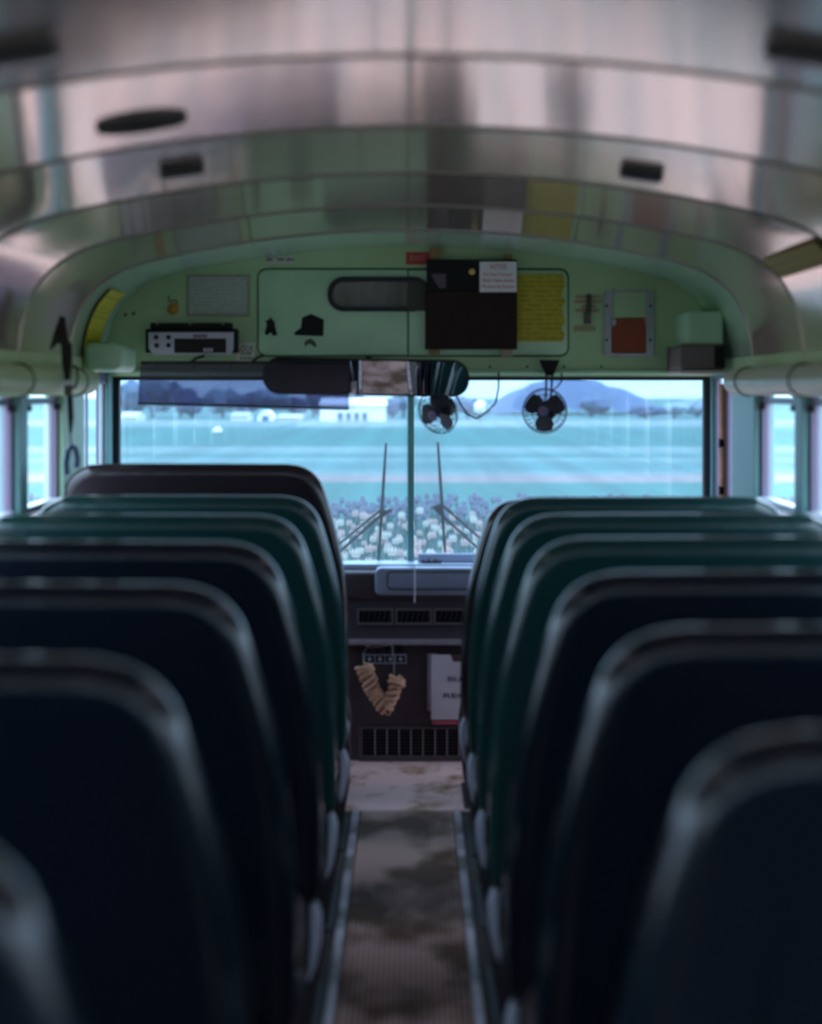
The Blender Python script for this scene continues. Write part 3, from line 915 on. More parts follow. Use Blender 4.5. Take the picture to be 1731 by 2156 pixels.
# LOOK sticker
x0, x1, z0, z1 = rect_px(499, 722, 537, 764, YFA)
lk = thing('look_sticker', ((x0 + x1) / 2, YFA, z0), 'small pale sticker with dark block lettering right of the radio', 'sticker')
MB().box(x0, x1, YFA - 0.003, YFA, z0, z1).build('sticker_sheet', mat('pale_sticker', (0.66, 0.66, 0.58), 0.6), lk)
text('lettering', 'LOOK', 0.034, (x0 + x1) / 2, YFA - 0.0035, z1 - 0.022, DARKINK, lk, width=0.058)
for k in (0, 1):
    x_, X_, z_, Z_ = rect_px(506 - 2 * k, 741 + 10 * k, 530 + 3 * k, 748 + 10 * k, YFA)
    MB().box(x_, X_, YFA - 0.0037, YFA - .002, z_, Z_).build('print_line', print_mat('sticker_fine_print', (0.40, 0.40, 0.34), (0.04, 0.04, 0.04), 300, 260, 0.9), lk)

# black decals on the left door: cap shape, small figure, worn mark
def decal(name, pts, label, m_=None):
    q = [P(a, b, YP) for a, b in pts]
    return tag(MB().prism([(v_.x, v_.z) for v_ in q], YP - 0.003, YP + 0.001).build(name, m_ or BLACK), label, 'decal')


decal('cap_decal', [(619, 701), (622, 706), (681, 708), (682, 673), (655, 661), (636, 669), (634, 690)], 'black baseball cap shaped decal on the green header door')
decal('figure_decal', [(557, 703), (560, 692), (562, 683), (559, 676), (566, 673), (570, 668), (574, 674), (578, 677), (579, 688), (584, 706), (575, 707), (569, 699), (564, 706)], 'small ragged black decal left of the cap shaped decal', mat('worn_black', (0.015, 0.018, 0.012), 0.7, spec=0.15))
decal('worn_decal', [(641, 722), (645, 716), (655, 713), (662, 718), (667, 727), (663, 732), (656, 725), (648, 724), (643, 731)], 'worn dark smudge of a decal under the cap shaped decal', mat('worn_grey', (0.06, 0.08, 0.05), 0.7))

# lever with red instruction lettering
lv = thing('door_release', P(1240, 700, YFA), 'green emergency lever with faded red instruction print beside the orange framed card', 'lever')
REDPRINT = print_mat('faded_red_print', (0.42, 0.20, 0.13), (0.28, 0.46, 0.30), 300, 90, 1.0)
for a, b, c_, d_ in ((1213, 621, 1266, 628), (1210, 631, 1268, 638), (1224, 642, 1254, 648), (1212, 650, 1262, 657)):
    x_, X_, z_, Z_ = rect_px(a, b, c_, d_, YFA)
    MB().box(x_, X_, YFA - 0.002, YFA, z_, Z_).build('print_line', REDPRINT, lv)
x_, X_, z_, Z_ = rect_px(1207, 686, 1255, 698, YFA)
MB().box(x_, X_, YFA - 0.002, YFA, z_, Z_).build('print_line', mat('faded_orange_print', (0.34, 0.32, 0.19), 0.7), lv)
x_, X_, z_, Z_ = rect_px(1236, 619, 1245, 658, YFA - .02)
MB().box(x_, X_, YFA - 0.028, YFA - 0.012, z_, Z_, 0.004).build('lever_handle', mat('dark_green_lever', (0.012, 0.05, 0.03), 0.4), lv)
x_, X_, z_, Z_ = rect_px(1230, 657, 1244, 682, YFA - .01)
MB().box(x_, X_, YFA - 0.02, YFA, z_, Z_, 0.003).build('lever_pivot', mat('lever_pivot', (0.10, 0.09, 0.08), 0.4, metal=0.4), lv)

# metal frame with orange card
x0, x1, z0, z1 = rect_px(1272, 611, 1375, 751, YFA)
cf = thing('card_frame', ((x0 + x1) / 2, YFA, z0), 'riveted grey metal frame holding a torn orange card on the header', 'frame')
GREYF = mat('grey_frame_metal', (0.36, 0.38, 0.42), 0.4, metal=0.3, var=0.3, vscale=20)
MB().frame(rrect(x0, x1, z0, z1, 0.012, 3), rrect(x0 + .026, x1 - .026, z0 + .012, z1 - .008, 0.008, 3), YFA - 0.012, YFA).build('frame_ring', GREYF, cf)
xm0, xm1, zm0, zm1 = rect_px(1286, 672, 1297, 684, YFA)
MB().box(xm0 - .004, xm1, YFA - 0.012, YFA - .002, zm0, zm1, 0.002).build('frame_tab', GREYF, cf)
ORC = mat('orange_brown_card', (0.30, 0.055, 0.012), 0.6, var=0.6, vscale=12, var_col=(0.16, 0.03, 0.01))
q = [P(a, b, YFA) for a, b in ((1287, 743), (1287, 690), (1296, 685), (1296, 670), (1356, 669), (1360, 700), (1361, 743))]
MB().prism([(v_.x, v_.z) for v_ in q], YFA - 0.008, YFA - .001).build('orange_card', ORC, cf)
for px, py in ((1277, 644), (1369, 644), (1277, 716), (1369, 716)):
    c = P(px, py, YFA)
    MB().lathe([(0.006, 0), (0.005, 0.003)], 8, Matrix.Translation((c.x, YFA - .012, c.z)) @ Matrix.Rotation(math.pi / 2, 4, 'X')).build('frame_rivet', SEAM, cf)

# right corner: door engine housing
x0, x1, z0, z1 = rect_px(1447, 655, 1524, 727, 6.2)
dh = thing('door_engine_cover', ((x0 + x1) / 2, 6.35, 1.40), 'mint box housing with brown lower block over the entrance door', 'housing')
MB().box(x0, x1, 6.2, YFA, z0, z1, 0.012).build('upper_cover', MINT_D, dh)
x0, x1, z0, z1 = rect_px(1430, 728, 1523, 781, 6.2)
MB().box(x0, x1, 6.17, YFA, z0, z1 + 0.004, 0.012).build('lower_block', mat('brown_grey_housing', (0.14, 0.105, 0.10), 0.5), dh)
x_, X_, z_, Z_ = rect_px(1502, 729, 1523, 775, 6.2)
MB().box(x_, X_, 6.160, 6.172, z_, Z_, 0.003).build('dark_inlet', BLACK, dh)
x_, X_, z_, Z_ = rect_px(1428, 780, 1525, 788, 6.2)
MB().box(x_, X_, 6.15, YFA, z_, Z_, 0.004).build('lower_flange', mat('pale_flange', (0.50, 0.46, 0.42), 0.4), dh)

# left corner: green rounded box over the driver's window
x0, x1, z0, z1 = rect_px(176, 722, 250, 782, 6.0)
gb = tag(MB().box(-1.118, x1, 5.99, 6.40, z0, z1, 0.025).build('corner_box', MINT_D, smooth=True), 'mint green rounded box over the driver side window by the left corner', 'box')

# yellow instruction strip curving over the left arch
def arch_strip(name, i0, i1, y0, y1, sx, m_, label, slant=0.0):
    pr = HALF[i0:i1]
    vs, fs = [], []
    n = len(pr)
    for k, (x, z) in enumerate(pr):
        s = slant * k / max(n - 1, 1)
        for y in (y0 + s, y1 + s):
            vs.append((sx * (x - 0.006), y, z - 0.003))
    for k, (x, z) in enumerate(pr):
        s = slant * k / max(n - 1, 1)
        for y in (y0 + s, y1 + s):
            vs.append((sx * (x - 0.003), y, z - 0.001))
    m2 = 2 * n
    for k in range(n - 1):
        fs.append([2 * k, 2 * k + 1, 2 * k + 3, 2 * k + 2])
        fs.append([m2 + 2 * k, m2 + 2 * k + 2, m2 + 2 * k + 3, m2 + 2 * k + 1])
        fs.append([2 * k, 2 * k + 2, m2 + 2 * k + 2, m2 + 2 * k])
        fs.append([2 * k + 1, m2 + 2 * k + 1, m2 + 2 * k + 3, 2 * k + 3])
    fs.append([0, m2, m2 + 1, 1]); fs.append([2 * n - 2, 2 * n - 1, m2 + 2 * n - 1, m2 + 2 * n - 2])
    return tag(put(name, vs, fs, m_, smooth=True), label, 'sticker')


YSTK = print_mat('yellow_arch_sticker', (0.50, 0.48, 0.02), (0.25, 0.25, 0.02), 60, 60, 0.5)
arch_strip('yellow_strip', 19, 27, 6.02, 6.30, -1, YSTK, 'yellow printed strip curving over the arch above the driver window')
OLIVE = print_mat('olive_reflection', (0.30, 0.25, 0.04), (0.14, 0.12, 0.03), 60, 30, 0.5)  # yellow reflection on the ceiling, painted as a strip of its own
arch_strip('yellow_strip', 18, 21, 4.36, 5.00, 1, OLIVE, 'olive yellow reflection painted as a strip along the right roof shoulder above the windows')

# ---- interior mirror
cm = P(771, 794, 6.18)
im = thing('interior_mirror', (cm.x, cm.y, cm.z - 0.066), 'wide rounded black framed rear view mirror below the header', 'mirror')
hw, hh = 0.363, 0.065
R_t = Matrix.Translation(cm) @ Matrix.Rotation(math.radians(1.2), 4, 'Y') @ Matrix.Rotation(math.radians(7.5), 4, 'X') @ Matrix.Rotation(math.radians(1.0), 4, 'Z')
o_ = rrect(-hw, hw, -hh, hh, 0.060, 8); i_ = inset(o_, 0.006)
MB().frame(o_, i_, -0.008, 0.014).move(R_t).build('mirror_frame', BLACK, im, smooth=True)
MB().prism(inset(i_, -0.002), -0.002, 0.012).move(R_t).build('mirror_glass', MIRROR, im)
MB().tube([cm + Vector((0.0, 0.012, 0.0)), cm + Vector((0.0, 0.15, 0.03)), (cm.x, YFA, cm.z + 0.07)], 0.012, 8).build('mirror_arm', BLACK, im, smooth=True)

# ---- smoked sun visor hanging before the mirror
a, b, c, d = P(296, 764, 6.10), P(735, 764, 6.10), P(735, 861, 6.02), P(290, 850, 6.02)
sv = thing('sun_visor', (a.x, 6.1, d.z), 'smoked see-through sun visor hanging at upper left of the windshield', 'visor')
th = Vector((0, 0.005, 0))
MB().add([a, b, c, d, a + th, b + th, c + th, d + th], [(0, 1, 2, 3), (4, 7, 6, 5), (0, 4, 5, 1), (1, 5, 6, 2), (2, 6, 7, 3), (3, 7, 4, 0)]).build('visor_sheet', VISOR, sv)
MB().tube([d, c], 0.004, 6).build('visor_lower_edge', BLACK, sv)
MB().tube([a + Vector((0, .01, 0)), b + Vector((0, .01, 0))], 0.006, 8).build('visor_rod', BLACK, sv)
e1 = P(746, 826, 6.06)
for px in (400, 530):
    p = P(px, 764, 6.11)
    MB().tube([p, (p.x, 6.3, p.z + 0.02), (p.x, YFA, p.z + 0.03)], 0.006, 8).build('visor_arm', BLACK, sv, smooth=True)
MB().box(c.x, c.x + 0.022, 6.025, 6.03, c.z, c.z + 0.055, 0.001).build('clear_tab', glass_mat('clear_tab', (0.9, 0.92, 0.95), 0.12, 0.08), sv)

# ---- two little fans
FANW = mat('fan_dark_metal', (0.03, 0.03, 0.045), 0.4, metal=0.3)


BLADE = mat('fan_blade_grey', (0.03, 0.03, 0.042), 0.45)


def fan(centre, look, roll, label, mount):
    t = thing('dash_fan', centre, label, 'fan', 'cab fans')
    z = Vector(look).normalized()
    x = Vector((0, 0, 1)).cross(z).normalized(); y = z.cross(x)
    M = Matrix.Translation(centre) @ Matrix((x, y, z)).transposed().to_4x4() @ Matrix.Rotation(roll, 4, 'Z')
    R = 0.080
    cg = MB()
    for r, h in ((R, 0.0), (R * 0.93, 0.018), (R * 0.75, 0.028), (R * 0.5, 0.033), (R * 0.28, 0.034), (R * 0.93, -0.018), (R * 0.7, -0.030)):
        cg.tube([(r * math.cos(a), r * math.sin(a), h) for a in [k * math.pi / 16 for k in range(32)]], 0.0022 if h == 0 else 0.0009, 5, closed=True)
    for k in range(26):
        a = k * 2 * math.pi / 26
        for sgn in (1, -1):
            cg.tube([((R * s) * math.cos(a + w_), (R * s) * math.sin(a + w_), sgn * h) for s, h, w_ in ((1, 0.0, 0), (0.95, 0.016, 0.03), (0.75, 0.028, .10), (0.5, 0.033, .2), (0.22, 0.035, .32))], 0.0008, 4)
    cg.move(M).build('wire_guard', FANW, t, kind='stuff')
    MB().lathe([(0.018, 0.034), (0.018, 0.037), (0.010, 0.039)], 16, M).build('guard_badge', mat('fan_badge_blue', (0.10, 0.14, 0.30), 0.4), t)
    MB().lathe([(0.007, 0.038), (0.006, 0.041)], 12, M).build('badge_dot', RED, t)
    MB().lathe([(0.030, -0.075), (0.034, -0.070), (0.036, -0.028), (0.026, -0.020)], 18, M).build('motor', BLACK, t, smooth=True)
    MB().lathe([(0.012, -0.012), (0.014, 0.012), (0.008, 0.018)], 14, M).build('hub', FANW, t, smooth=True)
    for k in range(3):
        a0 = k * 2 * math.pi / 3 + 0.3
        vs = []
        for i in range(5):
            for j in range(5):
                r = 0.012 + 0.062 * i / 4
                wdt = 0.35 + 0.50 * math.sin(math.pi * min(i / 4 * 0.8 + 0.15, 1))
                aa = a0 + (j / 4 - 0.5) * 2 * wdt * 0.95
                vs.append((r * math.cos(aa), r * math.sin(aa), 0.010 * (j / 4 - 0.5) * 2))
        n = len(vs)
        vs += [(p[0], p[1], p[2] - 0.0015) for p in vs]
        fs = []
        for i in range(4):
            for j in range(4):
                q = i * 5 + j
                fs.append([q, q + 1, q + 6, q + 5]); fs.append([n + q, n + q + 5, n + q + 6, n + q + 1])
        for i in range(4):
            fs += [[i, n + i, n + i + 1, i + 1], [20 + i, 21 + i, n + 21 + i, n + 20 + i], [5 * i, 5 * i + 5, n + 5 * i + 5, n + 5 * i], [5 * i + 4, n + 5 * i + 4, n + 5 * i + 9, 5 * i + 9]]
        MB().add(vs, fs).move(M).build('fan_blade', BLADE, t, smooth=True)
    back = M @ Vector((0, 0, -0.06))
    m_ = Vector(mount)
    for s in (-0.010, 0.010):
        MB().tube([back + Vector((s, 0, 0.0)), Vector((centre[0] + s + (m_.x - centre[0]) * .8, (back.y + m_.y) / 2, centre[2] + 0.088)), m_ + Vector((s, 0, -0.03))], 0.004, 6).build('stalk_rod', FANW, t, smooth=True)
    MB().add([(m_.x - .014, m_.y - .012, m_.z - .045), (m_.x + .014, m_.y - .012, m_.z - .045), (m_.x + .036, m_.y - .02, m_.z + .012), (m_.x - .036, m_.y - .02, m_.z + .012),
              (m_.x - .014, m_.y + .02, m_.z - .045), (m_.x + .014, m_.y + .02, m_.z - .045), (m_.x + .036, m_.y + .03, m_.z + .012), (m_.x - .036, m_.y + .03, m_.z + .012)],
             [(0, 1, 2, 3), (4, 7, 6, 5), (0, 4, 5, 1), (1, 5, 6, 2), (2, 6, 7, 3), (3, 7, 4, 0)]).build('fan_mount', BLACK, t)
    return t


f1 = P(1147, 865, 6.28)
fan(f1, (-0.25, -1, 0.0), 0.2, 'round caged fan hanging from the header by the right windshield', P(1157, 765, 6.44))
f2 = P(922, 868, 6.30)
fan(f2, (-0.62, -0.85, -0.35), 0.9, 'tilted caged fan half hidden below the rear view mirror', P(935, 775, 6.44))
w0 = P(1050, 785, 6.45)
tag(MB().tube([P(1050, 785, 6.46), P(1050, 815, 6.42), P(1044, 848, 6.38), P(1025, 868, 6.36), P(1003, 881, 6.35), P(985, 872, 6.34), P(972, 855, 6.33), P(962, 836, 6.31), P(955, 820, 6.31)], 0.0035, 6).build('fan_cable', RUBBER, smooth=True), 'thin dark cable looping from the header to the tilted fan', 'cable')
tag(MB().tube([P(1182, 786, 6.46), P(1184, 800, 6.42), P(1176, 812, 6.38), P(1164, 822, 6.33)], 0.003, 6).build('fan_cable', RUBBER, smooth=True), 'short dark cable curling beside the round caged fan', 'cable')

# ---- strap hanging on the left pillar
st = thing('hanging_strap', P(148, 995, 5.15), 'black strap with buckle and blue hook hanging at the left window pillar', 'strap')
YST = 5.15
def sp(px, py, dy=0.0): return P(px, py, YST + dy)
STRAPM = mat('black_webbing', (0.012, 0.011, 0.010), 0.7)
q = [sp(104, 737), (sp(112, 705)), sp(126, 664), sp(136, 668), sp(141, 705), sp(146, 722), sp(130, 726), sp(120, 722), sp(112, 732)]
MB().prism([(v_.x, v_.z) for v_ in q], YST, YST + 0.014).build('top_bracket', STRAPM, st)
q = [sp(129, 724), sp(151, 722), sp(152, 760), sp(147, 812), sp(138, 812), sp(131, 765)]
MB().prism([(v_.x, v_.z) for v_ in q], YST - 0.004, YST + 0.004).build('webbing', STRAPM, st)
MB().tube([sp(155, 768), sp(162, 778), sp(164, 795), sp(160, 812), sp(154, 818)], 0.004, 6).build('side_loop', STRAPM, st)
x_, X_, z_, Z_ = rect_px(136, 808, 152, 834, YST)
MB().box(x_, X_, YST - 0.010, YST + 0.008, z_, Z_, 0.004).build('buckle', mat('buckle_brown', (0.05, 0.035, 0.025), 0.4), st)
c = sp(144, 806)
MB().lathe([(0.009, 0), (0.008, 0.006)], 10, Matrix.Translation((c.x, YST - .008, c.z)) @ Matrix.Rotation(math.pi / 2, 4, 'X')).build('buckle_stud', ALU, st)
q = [sp(141, 834), sp(153, 834), sp(155, 880), sp(151, 912), sp(146, 912), sp(143, 880)]
MB().prism([(v_.x, v_.z) for v_ in q], YST - 0.004, YST + 0.004).build('lower_webbing', STRAPM, st)
MB().tube([sp(148, 910), sp(149, 940)], 0.003, 6).build('cord', STRAPM, st)
BLUEH = mat('dark_blue_hook', (0.012, 0.05, 0.13), 0.4)
MB().tube([sp(141, 1000), sp(139, 975), sp(143, 950), sp(150, 938), sp(158, 944), sp(163, 965), sp(161, 985)], 0.0085, 8).build('hook', BLUEH, st, smooth=True)

# ---- ceiling lamps
LENS = mat('lamp_lens_lilac', (0.62, 0.54, 0.60), 0.25)
GREYL = mat('lamp_housing_dark', (0.02, 0.022, 0.022), 0.5)


def ceiling_lamp(x, y, w, label, lens=True):
    z = roof_z(x) - 0.002
    sl_ = math.atan2(roof_z(x + 0.02) - roof_z(x - 0.02), 0.04)
    t = thing('ceiling_lamp', (x, y, z - 0.03), label, 'lamp', 'small lamps on the bus ceiling')
    M = Matrix.Translation((x, y, z)) @ Matrix.Rotation(-sl_, 4, 'Y')
    # hooded housing: half dome open to the front
    vs, fs = [], []
    n = 12
    rows = [(0.0, 1.0, -0.001), (0.012, 0.97, -0.018), (0.03, 0.82, -0.030), (0.06, 0.70, -0.030), (0.075, 0.66, -0.001)]
    out = rrect(-w / 2, w / 2, -0.030, 0.006, 0.016, 5)
    mb = MB()
    m = len(out)
    for ins, h in ((0, 0.004), (0, -0.010), (0.005, -0.016)):
        for p in inset(out, ins) if ins else out:
            vs.append((p[0], p[1], h))
    for r in range(2):
        for i in range(m):
            j = (i + 1) % m
            fs.append([r * m + i, r * m + j, (r + 1) * m + j, (r + 1) * m + i])
    fs.append(list(range(m))); fs.append([2 * m + i for i in range(m)][::-1])
    mb.add(vs, fs).move(M).build('lamp_housing', GREYL, t, smooth=True)
    if lens:
        b = MB().box(-w / 2 + 0.010, w / 2 - 0.010, -0.004, 0.045, -0.014, 0.0, 0.005)
        b.move(M).build('lamp_lens', LENS, t, smooth=True)
    return t


ceiling_lamp(-0.51, 3.92, 0.10, 'small dark ceiling lamp on the left roof panel beyond the oval vent')
ceiling_lamp(0.52, 3.98, 0.10, 'small dark ceiling lamp on the right roof panel halfway along')
ceiling_lamp(-0.56, 2.52, 0.11, 'blurred near ceiling lamp in the upper left corner')
ceiling_lamp(0.56, 2.52, 0.11, 'blurred near ceiling lamp in the upper right corner')
xo, yo = -0.50, 3.26
zo = roof_z(xo)
ov = thing('oval_speaker', (xo, yo, zo - 0.02), 'dark oval speaker cover set in the left roof panel', 'speaker')
M = Matrix.Translation((xo, yo, zo)) @ Matrix.Rotation(-0.137, 4, 'Y') @ Matrix.Diagonal((1.0, 0.52, 1, 1))
MB().lathe([(0.086, 0.004), (0.086, -0.005), (0.080, -0.010), (0.072, -0.010)], 28, M).build('speaker_rim', GREYL, ov, smooth=True)
MB().lathe([(0.074, -0.006), (0.070, -0.012), (0.03, -0.014)], 28, M).build('speaker_grille', BLACK, ov, smooth=True)

# ---- wipers outside the glass
YWP = YW + 0.05
WB = mat('wiper_black', (0.008, 0.009, 0.013), 0.6, spec=0.2)


def wiper(label, blade, head, arms):
    t = thing('windshield_wiper', P(*blade[1], YWP), label, 'wiper', 'windshield wipers')
    a, b = P(*blade[0], YWP - .02), P(*blade[1], YWP - .02)
    MB().tube([a, a.lerp(b, .3), a.lerp(b, .6), b], 0.004, 6, radii=[0.0045, 0.006, 0.0065, 0.005]).build('wiper_blade', WB, t)
    for p, q in arms:
        MB().tube([P(*p, YWP), P(*q, YWP + .02)], 0.0052, 6).build('wiper_arm', WB, t)
    q = [P(*p, YWP) for p in head]
    MB().prism([(v_.x, v_.z) for v_ in q], YWP - 0.018, YWP + 0.004).build('arm_head', WB, t)


wiper('dark wiper left of the centre post with arm reaching down left', ((813, 933), (796, 1196)), [(803, 1068), (812, 1074), (827, 1070), (826, 1077), (808, 1086), (799, 1082)],
      [((804, 1072), (690, 1165)), ((806, 1082), (690, 1184))])
wiper('dark wiper right of the centre post with arm reaching down right', ((922, 931), (937, 1163)), [(909, 1066), (917, 1063), (927, 1060), (934, 1066), (930, 1078), (919, 1072), (910, 1070)],
      [((930, 1062), (1030, 1150)), ((912, 1068), (1030, 1176))])

# ================================================================== SEATS
def back_outline(top=1.052, zbot=0.295):
    """outline (u = distance from the aisle line outward, z) of a bench back"""
    k = top - 1.052
    key = [(0.012, zbot), (0.000, zbot + 0.05), (0.000, 0.55 + k), (0.006, 0.66 + k), (0.020, 0.76 + k), (0.044, 0.87 + k), (0.070, 0.96 + k), (0.092, 1.005 + k), (0.125, 1.035 + k), (0.175, 1.050 + k), (0.26, top),
           (0.50, top + .001), (0.78, top), (0.84, top - .010), (0.882, top - .036), (0.905, top - .075), (0.912, 0.90 + k), (0.915, 0.6 + k), (0.915, zbot + .03), (0.905, zbot)]
    # Catmull-Rom smoothing
    out = []
    n = len(key)
    for i in range(n - 1):
        p0, p1, p2, p3 = [Vector(key[max(0, min(n - 1, i + j))]) for j in (-1, 0, 1, 2)]
        for s in range(3):
            t = s / 3
            q = 0.5 * ((2 * p1) + (p2 - p0) * t + (2 * p0 - 5 * p1 + 4 * p2 - p3) * t * t + (-p0 + 3 * p1 - 3 * p2 + p3) * t ** 3)
            out.append((q.x, q.y))
    out.append(key[-1])
    return out


def make_seat(sx, xa, top=1.052, name='bench_seat'):
    """bench with its back plane at y = 0; sx -1 left of the aisle, +1 right"""
    root = thing(name, (sx * (abs(xa) + 0.45), 0, 0))
    out = [(xa + sx * u, z) for u, z in back_outline(top)]
    n = len(out)
    rr = 0.036
    rings = []
    for a in range(0, 91, 15):
        rings.append((rr * (1 - math.sin(math.radians(a))), -rr * math.cos(math.radians(a))))
    rings += [(rr * (1 - math.cos(math.radians(a))), rr * math.sin(math.radians(a)) + 0.012) for a in range(0, 91, 18)]
    vs, fs = [], []
    for ins, dy in rings:
        for x, z in (inset(out, ins) if ins > 1e-6 else out):
            vs.append((x, dy + 0.04 + (1.05 - z) * 0.11, z))
    m = len(rings)
    for r in range(m - 1):
        for i in range(n):
            j = (i + 1) % n
            fs.append([r * n + i, r * n + j, (r + 1) * n + j, (r + 1) * n + i])
    # flat panels inside the rolled edge, with a narrow border ring so that they shade flat
    for r, flip in ((0, False), (m - 1, True)):
        k0 = len(vs)
        ins, dy = rings[r]
        for x, z in inset(out, ins + 0.006):
            vs.append((x, dy + 0.04 + (1.05 - z) * 0.11, z))
        for i in range(n):
            j = (i + 1) % n
            fs.append([r * n + i, r * n + j, k0 + j, k0 + i])
        fs.append([k0 + i for i in range(n)])
    put('backrest', vs, fs, VINYL_N, root, smooth=True)
    # cushion
    x0, x1 = sorted((xa + sx * 0.012, xa + sx * 0.91))
    MB().box(x0, x1, 0.14, 0.52, 0.325, 0.445, 0.035).build('seat_cushion', VINYL_N, root, smooth=True)
    MB().box(min(x0, x1) + 0.02, max(x0, x1) - 0.02, 0.15, 0.50, 0.295, 0.326).build('seat_frame', BLACK, root)
    for yy in (0.17, 0.46):
        pts = [(xa + sx * 0.05, yy, 0.305), (xa + sx * 0.022, yy, 0.290), (xa + sx * 0.016, yy, 0.24), (xa + sx * 0.020, yy, 0.12), (xa + sx * 0.034, yy, 0.03), (xa + sx * 0.036, yy, 0.006)]
        MB().tube(pts, 0.014, 10).build('leg', LEGD, root, smooth=True)
    # pale pressed bracket where the back meets the aisle leg
    pts = [(xa + sx * 0.026, 0.125, 0.298), (xa + sx * 0.014, 0.12, 0.292), (xa + sx * 0.008, 0.12, 0.270), (xa + sx * 0.009, 0.125, 0.22), (xa + sx * 0.016, 0.13, 0.165), (xa + sx * 0.026, 0.135, 0.13)]
    MB().tube(pts, 0.014, 10, radii=[0.005, 0.011, 0.0125, 0.011, 0.007, 0.003]).build('leg_bracket', LEG, root, smooth=True)
    MB().box(*sorted((xa + sx * 0.012, xa + sx * 0.062)), 0.12, 0.50, 0.0, 0.006).build('foot_plate', LEGD, root)
    MB().box(*sorted((xa + sx * 0.89, xa + sx * 0.935)), 0.16, 0.48, 0.29, 0.33).build('wall_bracket', BLACK, root)
    return root


def copy_tree(o):
    r = o.copy(); C.objects.link(r)
    for ch in o.children:
        c2 = ch.copy(); C.objects.link(c2); c2.parent = r
        c2.matrix_parent_inverse = ch.matrix_parent_inverse.copy()
    return r


def upholster(root, m_):
    for ch in root.children:
        if ch.name.split('.')[0] in ('backrest', 'seat_cushion'):
            ch.material_slots[0].link = 'OBJECT'
            ch.material_slots[0].material = m_


LX, RX = -0.188, 0.166
seatL = make_seat(-1, LX)
seatR = make_seat(1, RX)
rowsL = [(5.06, VINYL_G, 'dark green bench seat second from the front on the left'),
         (4.29, VINYL_G, 'dark green bench seat third from the front on the left'),
         (3.52, VINYL_N, 'navy bench seat fourth from the front on the left'),
         (2.75, VINYL_N, 'navy bench seat on the left, third from the camera'),
         (1.98, VINYL_N, 'large blurred navy bench seat on the left, second from the camera'),
         (1.21, VINYL_N, 'blurred bench seat corner at the lower left edge, nearest on that side')]
rowsR = [(5.00, VINYL_G, 'dark green bench seat second from the front on the right'),
         (4.31, VINYL_G, 'dark green bench seat third from the front on the right'),
         (3.62, VINYL_G, 'dark green bench seat fourth from the front on the right'),
         (2.93, VINYL_N, 'navy bench seat on the right, third from the camera'),
         (2.24, VINYL_N, 'large blurred navy bench seat on the right, second from the camera'),
         (1.55, VINYL_N, 'blurred navy bench seat at lower right, nearest to the camera')]
for proto, rows, g_ in ((seatL, rowsL, 'bench seats left of the aisle'), (seatR, rowsR, 'bench seats right of the aisle')):
    todo = []
    for i, (d, m_, lab) in enumerate(rows):
        todo.append(proto if i == 0 else copy_tree(proto))
    for o, (d, m_, lab) in zip(todo, rows):
        o.location.y = d
        tag(o, lab, 'bench seat', g_)
        upholster(o, m_)
s1 = make_seat(-1, -0.205, 1.122)
s1.location.y = 5.60
upholster(s1, VINYL_M)
tag(s1, 'tallest maroon black bench seat at the front left behind the driver area', 'bench seat', 'bench seats left of the aisle')
s2 = make_seat(1, 0.160, 1.012)
s2.location.y = 5.56
upholster(s2, VINYL_M)
tag(s2, 'low maroon black bench seat at the front right mostly hidden by green seats', 'bench seat', 'bench seats right of the aisle')

# ================================================================== OUTSIDE
GZ = -0.75


